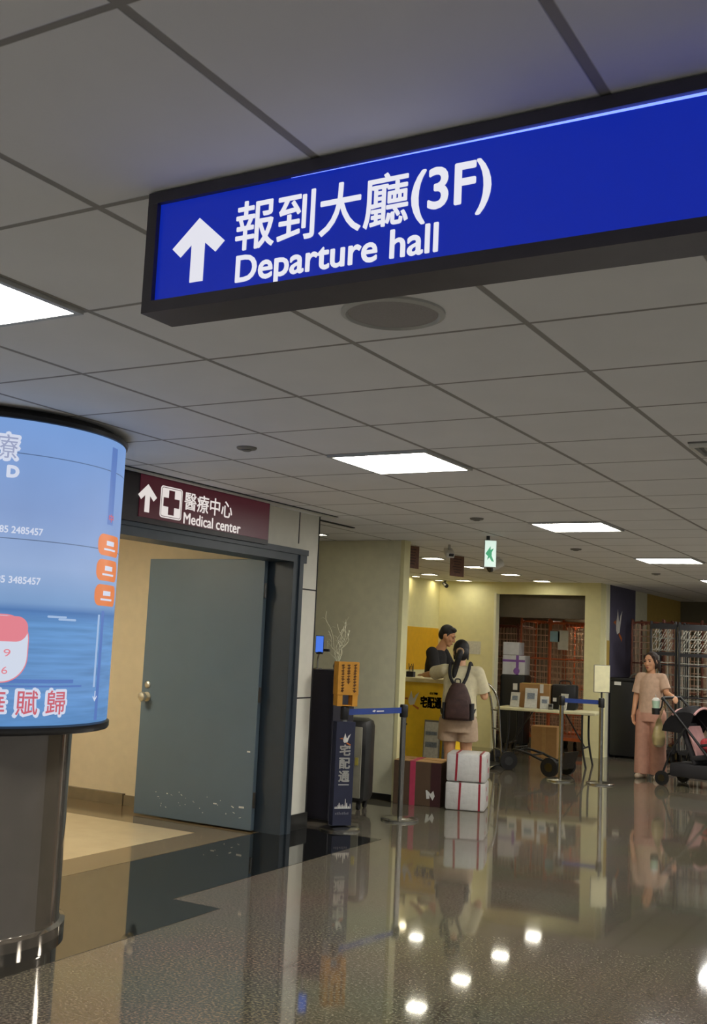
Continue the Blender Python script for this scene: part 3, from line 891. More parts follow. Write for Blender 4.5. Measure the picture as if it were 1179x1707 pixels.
# banner sleeve (part of the stanchion)
RZ = R_(50)
b = B(); box(b, (0, 0, .455), (.165, .095, .83), RZ, .004)
slv = obj('banner_sleeve', b, MT['navy'], sA)
Ms = Matrix.Rotation(RZ, 4, 'Z') @ at(0, -.0485, 0, FACE_S)
def bird(cx, cz, s, m, parent, M, d=.001):
    b = B()
    prism(b, [(cx+s*x, cz+s*z) for x, z in [(-.10, -.42), (.20, -.34), (.30, -.05), (.52, .45), (.26, .25), (.22, .10), (.10, .02), (-.05, .50), (-.16, .15), (-.24, -.05), (-.22, -.28)]], 0, d)
    bmesh.ops.transform(b, matrix=M, verts=b.verts); w = obj('bird_emblem', b, m, parent)
    b = B()
    prism(b, [(cx+s*x, cz+s*z) for x, z in [(-.30, .08), (-.62, .0), (-.28, -.08)]], 0, d)
    prism(b, [(cx+s*x, cz+s*z) for x, z in [(.16, -.36), (.55, -.55), (.50, -.68), (.08, -.44)]], 0, d)
    bmesh.ops.transform(b, matrix=M, verts=b.verts); obj('emblem_accent', b, MT['orange_print'], w)
bird(0, .735, .085, MT['white_print'], slv, Ms)
for ch, z in (('宅', .60), ('配', .495), ('通', .39)):
    flat_text('lettering', ch, (-.045, .045, z, z+.085), .001, Ms, MT['white_print'], slv, .003)
b = B(); prism(b, [(-.045, .362), (.045, .362), (.045, .368), (-.045, .368)], 0, .001)
rr = random.Random(4)
x = -.07
while x < .06:
    w = rr.uniform(.008, .018); h = rr.uniform(.012, .055)*(1.5 if abs(x) < .025 else 1); prism(b, [(x, .175), (x+w, .175), (x+w*.6, .175+h), (x+w*.3, .175+h)], 0, .001); x += w
bmesh.ops.transform(b, matrix=Ms, verts=b.verts); obj('skyline_print', b, MT['white_print'], slv)
b = B()
for k in range(8): prism(b, [(-.062+k*.015, .128), (-.053+k*.015, .128), (-.053+k*.015, .142+(k % 3)*.004), (-.062+k*.015, .142+(k % 3)*.004)], 0, .001)
bmesh.ops.transform(b, matrix=Ms, verts=b.verts); obj('faint_print', b, MT['grey_print'], slv)
# ochre notice on top
t = thing('ochre_notice', 'ochre notice box with columns of writing on the bannered stanchion', 'notice', (pA.x, pA.y, .9975), RZ)
b = B(); box(b, (0, 0, .225), (.185, .11, .27), 0, .003); obj('box', b, MT['ochre'], t)
for sx in (-1, 1):
    b = B(); box(b, (sx*.066, 0, .045), (.045, .10, .092)); obj('leg', b, MT['ochre'], t)
rr = random.Random(8)
for cx in (-.05, .0, .055):
    b = B()
    for k in range(10):
        z = .335-k*.023
        if cx == 0 and k > 6: break
        for q in range(3):
            x0 = cx-.012+rr.uniform(0, .008); z0 = z-rr.uniform(0, .014)
            prism(b, [(x0-.004, z0), (x0+.020, z0+.003), (x0+.020, z0+.008), (x0-.004, z0+.005)], 0, .0012)
        prism(b, [(cx-.0035, z-.018), (cx+.0035, z-.018), (cx+.0035, z), (cx-.0035, z)], 0, .0012)
    bmesh.ops.transform(b, matrix=at(0, -.0552, 0, FACE_S), verts=b.verts); obj('written_column', b, MT['ochre_ink'], t)
b = B(); box(b, (0, 0, .004), (.12, .09, .006)); obj('foot_plate', b, MT['ochre'], t)
# big dark case against the recess
t = thing('luggage_case', 'large dark rounded case with a grey front behind the navy banner', 'luggage case', (-5.10, 8.87, 0), R_(8))
b = B(); box(b, (0, 0, .445), (.56, .26, .76), 0, .07); obj('shell', b, MT['case'], t, True)
b = B(); box(b, (0, -.128, .43), (.46, .02, .64), 0, .008); obj('front_panel', b, MT['case_panel'], t, True)
b = B(); tube(b, smoothpath([(.15, -.135, .33), (.15, -.175, .37), (.15, -.175, .47), (.15, -.135, .51)], 5), .012); obj('handle', b, MT['black'], t, True)
b = B(); box(b, (.19, -.14, .44), (.03, .008, .07)); obj('luggage_tag', b, MT['tag'], t)
for sx in (-1, 1):
    for sy in (-1, 1):
        b = B(); frustum(b, (sx*.2-.012, sy*.08, .033), (sx*.2+.012, sy*.08, .033), .032, .032, 20); box(b, (sx*.2, sy*.08, .06), (.035, .03, .03)); obj('wheel', b, MT['rubber'], t, True)

# ------------------------------------------------------------------ boxes on the floor
t = thing('cardboard_box', 'big brown carton with a pink tape stripe beside white parcels', 'box', (-4.63, 9.49, 0), R_(11))
b = B(); box(b, (0, .20, .205), (.47, .40, .41), 0, .004); obj('carton', b, MT['carton'], t)
b = B(); box(b, (0, .09, .412), (.47, .18, .004)); box(b, (0, .31, .412), (.47, .18, .004)); obj('top_flap', b, MT['carton_top'], t)
b = B(); box(b, (-.045, -.002, .205), (.055, .004, .412)); box(b, (-.045, .19, .4155), (.055, .386, .003)); obj('tape', b, MT['pink_tape'], t, label='pink adhesive tape')
b = B(); box(b, (.185, -.0015, .205), (.10, .003, .408)); obj('printed_band', b, MT['dark_red'], t, label='dark red printed band')
b = B(); prism(b, [(.10, .07), (.13, .075), (.125, .11), (.16, .06), (.18, .10), (.165, .15), (.14, .12), (.105, .15), (.09, .15)], 0, .0015)
bmesh.ops.transform(b, matrix=at(0, -.0035, 0, FACE_S), verts=b.verts); obj('printed_mark', b, MT['white_print'], t)
def parcel(label, z, dx):
    t = thing('wrapped_parcel', label, 'parcel', (-4.315+.18*.95+dx, 9.47+.18*.31, z), R_(17), 'white wrapped parcels')
    b = B(); box(b, (0, .19, .13), (.375, .38, .26), 0, .022); obj('wrapping', b, MT['wrap'], t, True)
    b = B()
    for x, tl in ((-.05 if z < .1 else -.09, .03), (.135, .0)):
        for (c, s) in (((x, -.001, .13), (.020, .004, .25)), ((x, .19, .261), (.020, .372, .003)), ((x, .381, .13), (.020, .004, .25))):
            box(b, c, s, 0, 0, Euler((0, tl if s[2] > .2 else 0, 0)))
    obj('strap', b, MT['red_strap'], t)
    b = B(); frustum(b, (.1885, .20, .10), (.190, .20, .10), .028, .028, 20); frustum(b, (.1885, .1, .20), (.190, .1, .20), .02, .02, 20); obj('red_stamp', b, MT['pink_tape'], t)
parcel('white plastic wrapped parcel with red straps standing on the floor', 0, 0)
parcel('white plastic wrapped parcel with red straps stacked on another parcel', .2645, .004)

# ------------------------------------------------------------------ counter
t = thing('service_counter', 'yellow parcel counter with a bird emblem and dark lettering', 'counter', (-5.72, 10.8, 0))
b = B(); box(b, (0, .28, .56), (1.70, .54, 1.12)); obj('body', b, MT['counter_yellow'], t)
b = B(); box(b, (0, .26, 1.14), (1.80, .66, .045), 0, .008); obj('worktop', b, MT['counter_top'], t)
b = B(); box(b, (0, .03, .03), (1.68, .02, .06)); obj('kick_plate', b, MT['black'], t)
Mc = at(5.72, 0.0088, 0, FACE_S)
bird(-5.375, .93, .17, MT['white_print'], t, Mc, .002)
flat_text('lettering', '宅配通', (-5.265, -5.015, .845, .965), .002, Mc, MT['ink'], t, .005)
flat_text('small_lettering', '台灣', (-5.16, -5.06, .990, 1.015), .002, Mc, MT['ink'], t, .001)
b = B(); prism(b, [(-5.47, .64), (-5.42, .64), (-5.42, .66), (-5.47, .66)], 0, .002); bmesh.ops.transform(b, matrix=Mc, verts=b.verts); obj('printed_mark', b, MT['ink'], t)
t = thing('pen_holder', 'dark pen cup with pens standing on the yellow counter', 'pen holder', (-5.47, 10.95, 1.1635))
b = B(); box(b, (0, 0, .03), (.09, .06, .06), 0, .005); obj('cup', b, MT['black'], t)
rr = random.Random(2)
for k in range(5):
    b = B(); x = -.03+.015*k; frustum(b, (x, 0, .03), (x+rr.uniform(-.02, .02), rr.uniform(-.01, .01), .12+rr.uniform(0, .04)), .004, .004, 8); obj('pen', b, MT['ink'], t)
t = thing('paper_cup', 'small white cup on the counter beside the pen cup', 'cup', (-5.62, 10.95, 1.1635))
b = B(); lathe(b, [(.03, 0), (.040, .075), (.036, .075), (.028, .006)], 24); obj('cup', b, MT['plast_white'], t, True)
b = B(); lathe(b, [(.0405, .03), (.0405, .055)], 24); obj('band', b, MT['leaflet_b'], t, True)
for lab, x, m, w in (('grey notice stand leaning on the front of the yellow counter', -5.08, 'leaflet', .17), ('greenish notice stand on the counter front beside the grey one', -4.88, 'leaflet_b', .12)):
    t = thing('notice_stand', lab, 'notice stand', (x, 10.69, 0))
    b = B(); box(b, (0, .04, .40), (w+.02, .014, .64), 0, 0, Euler((R_(-4), 0, 0))); box(b, (0, .02, .012), (w+.04, .12, .024)); box(b, (0, .025, .06), (.03, .012, .10)); obj('stand', b, MT['plast_grey'], t)
    b = B(); box(b, (0, .0325, .40), (w, .003, .60), 0, 0, Euler((R_(-4), 0, 0))); obj('sheet', b, MT[m], t)
    b = B()
    for k in range(4): box(b, (0, .0300-.0105*(.0), .58-.12*k), (w*.8, .003, .035+.02*(k % 2)), 0, 0, Euler((R_(-4), 0, 0)))
    bmesh.ops.translate(b, vec=(0, .0, 0), verts=b.verts)
    obj('printed_blocks', b, MT['leaflet_b' if m == 'leaflet' else 'cup_green'], t)
# notices on the booth back wall
o = bx('wall_notice', (0, 0, 0), (.26, .004, .20), MT['leaflet']); o.location = (-6.78, YB-.003, 1.52); tag(o, 'faint pale notice on the booth back wall', 'notice')

# ------------------------------------------------------------------ folding table and what stands on it
TC = (-5.03, 14.35, 0); TR = R_(7)
t = thing('folding_table', 'long cream folding table with black legs across the doorway', 'table', TC, TR)
b = B(); box(b, (0, 0, .715), (1.36, .62, .035), 0, .010); obj('table_top', b, MT['table_top'], t, True)
for sx in (-1, 1):
    for sy in (-1, 1):
        b = B(); tube(b, smoothpath([(sx*.50, sy*.24, .70), (sx*.50, sy*.24, .40), (sx*.52, sy*.245, .20), (sx*.56, sy*.25, 0)], 6), .014, 10); obj('leg', b, MT['black'], t, True)
    b = B(); tube(b, [(sx*.505, -.24, .25), (sx*.505, .24, .25)], .011); obj('crossbar', b, MT['black'], t, True)
    b = B(); tube(b, [(sx*.50, 0, .25), (sx*.22, 0, .695)], .010); obj('brace', b, MT['black'], t, True)
def ontable(x, y): 
    c, s = math.cos(TR), math.sin(TR); return (TC[0]+c*x-s*y, TC[1]+s*x+c*y, .7335)
t = thing('cardboard_box', 'tan carton with white labels standing on the folding table', 'box', ontable(-.20, .10), TR)
b = B(); box(b, (0, 0, .165), (.42, .28, .33), 0, .004); obj('carton', b, MT['carton2'], t)
b = B(); box(b, (.10, -.1415, .27), (.05, .003, .12)); box(b, (-.03, -.1415, .22), (.10, .003, .08)); obj('label', b, MT['white_print'], t)
b = B(); box(b, (0, 0, .3315), (.42, .05, .003)); obj('tape', b, MT['tag'], t)
t = thing('equipment_bag', 'black equipment bag on the folding table beside the tan carton', 'bag', ontable(.19, .12), TR)
b = B(); box(b, (0, 0, .17), (.34, .20, .34), 0, .03); obj('body', b, MT['black'], t, True)
b = B(); tube(b, smoothpath([(-.08, 0, .335), (-.06, 0, .385), (.06, 0, .385), (.08, 0, .335)], 5), .010); obj('handle', b, MT['black'], t, True)
b = B(); box(b, (-.12, -.102, .13), (.05, .004, .05)); obj('label', b, MT['white_print'], t)
for lab, x, y, w, h, rz in (('clear leaflet stand on the folding table, at its left end', -.46, -.12, .13, .20, -6), ('tall leaflet stand before the tan carton on the table', -.22, -.17, .17, .27, 4),
                            ('slanted leaflet stand on the table in front of the black bag', .21, -.14, .12, .22, -24), ('short leaflet stand between the tall and the slanted one', -.03, -.17, .12, .17, 8)):
    t = thing('leaflet_stand', lab, 'leaflet stand', ontable(x, y), TR+R_(rz), 'leaflet stands on the table')
    b = B(); box(b, (0, .03, h/2+.004), (w, .006, h), 0, 0, Euler((R_(-14), 0, 0))); box(b, (0, .03, .003), (w, .09, .006)); obj('holder', b, MT['plast_white'], t)
    b = B(); box(b, (0, .025, h/2+.006), (w*.92, .004, h*.94), 0, 0, Euler((R_(-14), 0, 0))); obj('leaflet', b, MT['leaflet'], t)
    b = B(); box(b, (0, .0215, h*.62), (w*.6, .003, h*.3), 0, 0, Euler((R_(-14), 0, 0))); obj('picture', b, MT['leaflet_b'], t)
t = thing('card_reader', 'small dark card reader among the leaflets on the table', 'card reader', ontable(.06, -.18), TR)
b = B(); box(b, (0, 0, .04), (.06, .05, .08), 0, .008); obj('body', b, MT['plast_grey'], t, True)
b = B(); box(b, (0, -.0265, .055), (.045, .003, .03)); obj('screen', b, MT['black'], t)
t = thing('cardboard_box', 'tan carton on the floor beneath the folding table', 'box', (-5.35, 15.2, 0), R_(4))
b = B(); box(b, (0, 0, .22), (.38, .34, .44), 0, .004); obj('carton', b, MT['carton2'], t)
b = B(); box(b, (0, 0, .4415), (.38, .05, .003)); box(b, (0, -.1715, .22), (.05, .003, .44)); obj('tape', b, MT['carton_top'], t)

def hand_truck(label, loc_, rz, tilt, h=1.05, bend=.07):
    t = thing('hand_truck', label, 'hand truck', loc_, rz, 'hand trucks by the table')
    for sx in (-1, 1):
        b = B(); frustum(b, (sx*.215-.028, 0, .115), (sx*.215+.028, 0, .115), .114, .114, 28); obj('wheel', b, MT['rubber'], t, True)
        w = t.children[-1]
        b = B(); frustum(b, (sx*.215-.032, 0, .115), (sx*.215+.032, 0, .115), .055, .055, 20); obj('hub', b, MT['darksteel'], w, True)
    b = B(); tube(b, [(-.24, 0, .115), (.24, 0, .115)], .012); obj('axle', b, MT['darksteel'], t, True)
    T_ = Matrix.Translation((0, -.06, .115)) @ Matrix.Rotation(tilt, 4, 'X')
    def tp(x, y, z): return T_ @ Vector((x, y, z))
    b = B()
    tube(b, smoothpath([tp(-.15, 0, -.06), tp(-.15, 0, .3), tp(-.15, 0, h-.25), tp(-.14, bend*.45, h-.05), tp(-.08, bend, h), tp(.08, bend, h), tp(.14, bend*.45, h-.05), tp(.15, 0, h-.25), tp(.15, 0, .3), tp(.15, 0, -.06)], 6), .015, 10)
    obj('tubular_frame', b, MT['steel'] if abs(tilt) < .5 else MT['black'], t, True)
    b = B()
    for z in (.12, .38, .62): tube(b, [tp(-.15, 0, z), tp(.15, 0, z)], .010)
    obj('rung', b, MT['darksteel'], t, True)
    b = B()
    box(b, tp(0, -.11, -.055), (.36, .22, .012), 0, 0, Euler((tilt, 0, 0))); obj('toe_plate', b, MT['darksteel'], t)
hand_truck('upright hand truck with a curved steel handle beside the counter customer', (-5.27, 13.30, 0), R_(-50), R_(6), 1.00, -.20)
hand_truck('hand truck tilted back with two black wheels near the middle stanchion', (-4.44, 13.05, 0), R_(80), R_(-72), .66)

# tall black case and ribboned parcels in the doorway
t = thing('tall_case', 'tall black wheeled case inside the doorway carrying ribboned parcels', 'case', (-6.20, 16.1, 0), R_(3))
b = B(); box(b, (0, 0, .60), (.40, .34, 1.06), 0, .03); obj('shell', b, MT['black'], t, True)
for sx in (-1, 1):
    for sy in (-1, 1):
        b = B(); frustum(b, (sx*.15-.015, sy*.12, .035), (sx*.15+.015, sy*.12, .035), .035, .035, 16); box(b, (sx*.15, sy*.12, .062), (.04, .03, .03)); obj('wheel', b, MT['rubber'], t, True)
b = B(); box(b, (.05, -.172, .95), (.07, .004, .10)); obj('label', b, MT['white_print'], t)
for lab, z, w, h in (('white parcel with purple ribbon on the tall black case', 1.131, .36, .30), ('smaller white parcel stacked on top of the ribboned one', 1.4345, .26, .20)):
    t = thing('ribboned_parcel', lab, 'parcel', (-6.19 if w > .3 else -6.24, 16.08, z), R_(5), 'white parcels in the doorway')
    b = B(); box(b, (0, 0, h/2), (w, .30, h), 0, .008); obj('box', b, MT['parcel'], t)
    if w > .3:
        b = B(); box(b, (.06, -.151, h/2), (.045, .003, h)); box(b, (0, -.151, h*.72), (w, .003, .035)); box(b, (.06, 0, h+.001), (.045, .3, .003))
        ball(b, (.05, -.155, h*.2), (.05, .006, .05)); obj('ribbon', b, MT['purple'], t)

# ------------------------------------------------------------------ roll cages
def roll_cage(label, loc_, rz, w, d, h, m, wm, band=0.0, pitch=.06, group='wire roll cages'):
    t = thing('roll_cage', label, 'roll cage', loc_, rz, group)
    b = B(); box(b, (0, 0, .17), (w, d, .03)); box(b, (0, -d/2, .17), (w, .03, .05)); box(b, (0, d/2, .17), (w, .03, .05)); obj('base', b, MT[m], t)
    for sx in (-1, 1):
        for sy in (-1, 1):
            b = B(); frustum(b, (sx*(w/2-.06)-.015, sy*(d/2-.07), .06), (sx*(w/2-.06)+.015, sy*(d/2-.07), .06), .06, .06, 20)
            box(b, (sx*(w/2-.06), sy*(d/2-.07), .125), (.05, .05, .06)); obj('caster', b, MT['rubber'], t, True)
    def panel(name, p, q):
        p, q = Vector(p), Vector(q); dv = q-p
        b = B()
        tube(b, smoothpath([p+Vector((0, 0, .18)), p+Vector((0, 0, h-.10)), p+dv.normalized()*.03+Vector((0, 0, h-.03)), p+dv.normalized()*.10+Vector((0, 0, h)),
                            q-dv.normalized()*.10+Vector((0, 0, h)), q-dv.normalized()*.03+Vector((0, 0, h-.03)), q+Vector((0, 0, h-.10)), q+Vector((0, 0, .18))], 3), .016, 8)
        for z in (.55, .95, 1.40): tube(b, [p+Vector((0, 0, z)), q+Vector((0, 0, z))], .010, 6)
        f_ = obj(name, b, MT[m], t, True)
        b = B(); n = max(3, int(dv.length/pitch))
        for k in range(1, n):
            a = p+dv*k/n; tube(b, [a+Vector((0, 0, .18)), a+Vector((0, 0, h-.02))], .0048, 4)
        nz = int((h-.2)/(pitch*1.6))
        for k in range(1, nz):
            z = .2+(h-.22)*k/nz; tube(b, [p+Vector((0, 0, z)), q+Vector((0, 0, z))], .0048, 4)
        obj('wire_mesh', b, MT[wm], f_)
        return f_
    panel('side_panel', (-w/2, -d/2, 0), (-w/2, d/2, 0)); panel('side_panel', (w/2, -d/2, 0), (w/2, d/2, 0))
    panel('back_panel', (-w/2, d/2, 0), (w/2, d/2, 0)); panel('front_panel', (-w/2, -d/2, 0), (w/2, -d/2, 0))
    if band:
        b = B()
        for k in range(int(w/.04)):
            for q in range(5):
                if (k*3+q*2) % 4: box(b, (-w/2+.04+k*(w-.06)/int(w/.04), -d/2-.015, h-.10-q*.062), (.010, .005, .062), 0, 0, Euler((0, R_(30), 0)))
        obj('pale_lattice', b, MT['wire_grey'], t)
        bx('rail', (0, -d/2, h-.03), (w, .035, .07), MT[m], t); bx('rail', (0, -d/2, h-.42), (w, .03, .05), MT[m], t)
    return t
roll_cage('orange roll cage in the store room behind the pasted notices', (-5.45, 16.86, 0), R_(0), .66, .74, 1.97, 'cage_orange', 'wire')
roll_cage('orange roll cage in the store room, between the noticed cage and the dark one', (-6.08, 16.95, 0), R_(0), .48, .70, 1.99, 'cage_orange', 'wire')
roll_cage('rusty dark roll cage in the store room behind the ribboned parcels', (-6.72, 17.0, 0), R_(0), .66, .70, 1.90, 'cage_brown', 'wire')
roll_cage('orange roll cage deep in the store room behind the front pair', (-5.62, 17.85, 0), R_(2), .62, .70, 1.95, 'cage_orange', 'wire')
for lab, x, z, w, h, m in (('pale blue notice pasted on the orange roll cage', -5.70, 1.755, .16, .17, 'paper_blue'), ('white notice pasted on the orange roll cage', -5.565, 1.70, .17, .30, 'white_print')):
    o = bx('pasted_notice', (0, 0, 0), (w, .004, h), MT[m]); o.location = (x, 16.455, z); tag(o, lab, 'notice')
roll_cage('rust coloured roll cage beside the navy wall, left of the woman in pink', (-4.33, 17.12, 0), R_(0), .50, .56, 2.03, 'cage_brown', 'wire')
roll_cage('rust coloured roll cage standing behind the woman in pink', (-3.98, 17.90, 0), R_(0), .62, .60, 2.06, 'cage_brown', 'wire')
roll_cage('black roll cage with a pale lattice next to the rust coloured ones', (-3.86, 16.16, 0), R_(0), .36, .56, 1.98, 'cage_black', 'wire_grey', .4, .11)
roll_cage('black roll cage with a pale lattice at the right edge of the frame', (-3.35, 16.10, 0), R_(0), .54, .56, 1.97, 'cage_black', 'wire_grey', .4, .11)
# dark cabinet near the far pier
t = thing('floor_machine', 'waist-high black cabinet against the navy wall near the notice board', 'cabinet', (-4.44, 16.35, 0))
b = B(); box(b, (0, 0, .58), (.50, .60, 1.10), 0, .03); obj('body', b, MT['black'], t, True)
b = B(); box(b, (0, 0, 1.15), (.52, .62, .05), 0, .015); obj('lid', b, MT['black'], t, True)
b = B(); tube(b, smoothpath([(.02, -.20, 1.17), (.12, -.26, 1.24), (.26, -.26, 1.13), (.40, -.24, 1.10)], 6), .014); obj('hose', b, MT['plast_grey'], t, True)
b = B(); box(b, (-.13, -.301, 1.09), (.10, .006, .05)); obj('label', b, MT['white_print'], t)
for sx in (-1, 1):
    for sy in (-1, 1):
        b = B(); frustum(b, (sx*.19-.02, sy*.22, .03), (sx*.19+.02, sy*.22, .03), .03, .03, 16); obj('caster', b, MT['rubber'], t)
# bird emblem on the navy wall
t = thing('wall_emblem', 'white bird emblem with orange beak on the navy wall', 'emblem', (-4.707, 16.5, 2.0))
bird(0, 0, .42, MT['white_print'], t, at(0, 0, 0, FACE_E), .003)

# ------------------------------------------------------------------ people
def V3(*a): return Vector(a)
def hand(bm, wr, fdir, palm_n, side, curl=.5, s=1.0):
    """palm, four fingers of different length and a thumb, blended into the body. fdir: along the fingers, palm_n: where the palm faces, side: towards the thumb"""
    f = Vector(fdir).normalized(); n = Vector(palm_n); n = (n-f*n.dot(f)).normalized(); w = Vector(side); w = (w-f*w.dot(f)-n*w.dot(n)).normalized()
    wr = Vector(wr)
    for k, (o_, L_) in enumerate(((.028, .072), (.010, .080), (-.009, .075), (-.026, .058))):
        kn = wr+f*(.085 if k in (1, 2) else .079)*s+w*o_*s
        capsule(bm, wr+f*.012*s+w*o_*.6*s, kn, .013*s, .0105*s)
        p = kn; d = f.copy()
        for j, fr_ in enumerate((.45, .32, .23)):
            a = curl*(.7 if j == 0 else 1.0)
            d = (d*math.cos(a)+n*math.sin(a)).normalized(); nn = n
            q = p+d*L_*fr_*s
            capsule(bm, p, q, (.0095-.0008*j)*s, (.0088-.0010*j)*s); p = q
            n_new = (n*math.cos(a)-f*math.sin(a)); 
    tb = wr+f*.022*s+w*.024*s
    t1 = tb+(f*.55+w*.75+n*.25).normalized()*.042*s
    t2 = t1+(f*.85+w*.15+n*(.2+.3*curl)).normalized()*.032*s
    capsule(bm, tb, t1, .014*s, .011*s); capsule(bm, t1, t2, .0105*s, .0085*s)

def head(bm, c, M):
    """c: head centre, M: 3x3 turning +Y (face) and +Z (crown)"""
    def P(x, y, z): return Vector(c)+M @ Vector((x, y, z))
    def E(x, y, z, r): ball(bm, P(x, y, z), r, M)
    E(0, -.012, .025, (.073, .092, .092))
    E(0, .020, -.020, (.064, .070, .085))
    E(0, .034, -.068, (.047, .052, .046))
    E(0, .066, -.098, (.020, .018, .015))
    capsule(bm, P(0, .086, .014), P(0, .104, -.024), .009, .0135)
    E(.012, .096, -.028, (.010, .010, .008)); E(-.012, .096, -.028, (.010, .010, .008))
    E(0, .087, -.056, (.024, .010, .007)); E(0, .085, -.068, (.020, .010, .008))
    for s in (-1, 1):
        E(s*.034, .074, .030, (.026, .012, .008)); E(s*.038, .066, -.022, (.022, .016, .020))
        ball(bm, P(s*.073, -.006, -.008), (.010, .024, .032), M @ Matrix.Rotation(R_(-12), 3, 'X'))
def face_parts(t, c, M, hairm):
    def P(x, y, z): return Vector(c)+M @ Vector((x, y, z))
    for s in (-1, 1):
        b = B(); ball(b, P(s*.032, .081, .012), (.014, .006, .0075), M); obj('eye', b, MT['eye'], t, True)
        b = B(); capsule(b, P(s*.018, .088, .033), P(s*.048, .079, .034), .0045, .0035); obj('eyebrow', b, MT[hairm], t, True)
    b = B(); ball(b, P(0, .092, -.062), (.022, .008, .009), M); obj('lips', b, MT['lip'], t, True)

def limb(bm, pts, radii):
    for k in range(len(pts)-1): capsule(bm, pts[k], pts[k+1], radii[k], radii[k+1])
def sleeve(bm, pts, radii, flat_end=True):
    for k in range(len(pts)-1):
        frustum(bm, pts[k], pts[k+1], radii[k], radii[k+1], 20)
        if k < len(pts)-2 or not flat_end: ball(bm, pts[k+1], radii[k+1], u=16, v=10)
    ball(bm, pts[0], radii[0], u=16, v=10)
def ellip_col(bm, secs, seg=28):
    """closed column from elliptical sections (centre, rx, ry, yaw)"""
    rings = []
    for c, rx, ry in secs:
        rings.append([bm.verts.new((c[0]+rx*math.cos(2*PI*k/seg), c[1]+ry*math.sin(2*PI*k/seg), c[2])) for k in range(seg)])
    for A, C in zip(rings, rings[1:]):
        for k in range(seg): bm.faces.new((A[k], A[(k+1) % seg], C[(k+1) % seg], C[k]))
    bm.faces.new(rings[0][::-1]); bm.faces.new(rings[-1])

def rotm(yaw_, pitch_, roll_=0): return (Matrix.Rotation(yaw_, 3, 'Z') @ Matrix.Rotation(pitch_, 3, 'X') @ Matrix.Rotation(roll_, 3, 'Y'))

def foot(bm, an, fdir):
    f = Vector(fdir); a = Vector(an)
    heel = Vector((a.x, a.y, .032))-f*.035; toe = Vector((a.x, a.y, .026))+f*.145
    capsule(bm, heel, toe, .034, .026); capsule(bm, heel+f*.06+Vector((0, 0, .025)), toe-f*.03, .034, .026); capsule(bm, a, heel, .034, .034)

# --- staff member: black tee, side view, looking down at the counter
def staff():
    t = thing('person', 'young man in a black t-shirt behind the counter looking down', 'person', (-5.66, 12.0, 0), R_(-88))
    shl, shr = V3(-.17, .02, 1.435), V3(.17, .02, 1.435)
    hc = V3(0, .145, 1.645); HM = rotm(R_(8), R_(-24))
    b = B()
    head(b, hc, HM)
    capsule(b, (0, .03, 1.45), (0, .115, 1.575), .058, .054)
    ellip_col(b, [((0, -.02, .86), .145, .105), ((0, -.01, .98), .155, .105), ((0, -.01, 1.12), .135, .095), ((0, 0, 1.28), .155, .105), ((0, .01, 1.40), .165, .095), ((0, .025, 1.46), .09, .07)])
    el_l, el_r = V3(-.235, .14, 1.20), V3(.235, .10, 1.19)
    wl, wr_ = V3(-.15, .36, 1.195), V3(.14, .36, 1.195)
    limb(b, [shl, el_l, wl], [.055, .042, .028]); limb(b, [shr, el_r, wr_], [.055, .042, .028])
    hand(b, wl, (.25, 1, -.02), (0, 0, -1), (1, 0, 0), .25); hand(b, wr_, (-.25, 1, -.02), (0, 0, -1), (-1, 0, 0), .25)
    for s in (-1, 1):
        limb(b, [V3(s*.085, -.02, .90), V3(s*.09, .0, .48), V3(s*.09, -.02, .09)], [.085, .058, .040]); foot(b, (s*.09, -.02, .08), (0, 1, 0))
    voxel('body', b, .0065, MT['skin'], t)
    face_parts(t, hc, HM, 'hair')
    b = B()
    def P(x, y, z): return hc+HM @ Vector((x, y, z))
    ball(b, P(0, -.026, .050), (.080, .094, .086), HM); ball(b, P(0, -.058, .005), (.072, .062, .078), HM); ball(b, P(0, .030, .098), (.060, .046, .030), HM)
    for s in (-1, 1): capsule(b, P(s*.070, .012, .03), P(s*.072, .010, -.005), .012, .007)
    voxel('hair', b, .006, MT['hair'], t, 2)
    b = B()
    ellip_col(b, [((0, -.02, .88), .165, .125), ((0, -.015, 1.0), .168, .125), ((0, -.01, 1.15), .160, .12), ((0, 0, 1.29), .175, .122), ((0, .01, 1.40), .175, .108), ((0, .025, 1.475), .085, .08)])
    for sh, el in ((shl, el_l), (shr, el_r)): sleeve(b, [sh, sh.lerp(el, .8)], [.076, .070])
    voxel('t_shirt', b, .007, MT['tee_black'], t)
    b = B()
    ellip_col(b, [((0, -.02, .82), .155, .12), ((0, -.02, .90), .160, .122), ((0, -.02, .98), .158, .118)])
    for s in (-1, 1): sleeve(b, [V3(s*.085, -.02, .88), V3(s*.09, 0, .48), V3(s*.09, -.02, .07)], [.095, .075, .065])
    voxel('trousers', b, .009, MT['trousers'], t)
    for s in (-1, 1):
        b = B(); capsule(b, (s*.09, -.05, .042), (s*.09, .13, .036), .042, .036); voxel('shoe', b, .006, MT['black'], t)
staff()

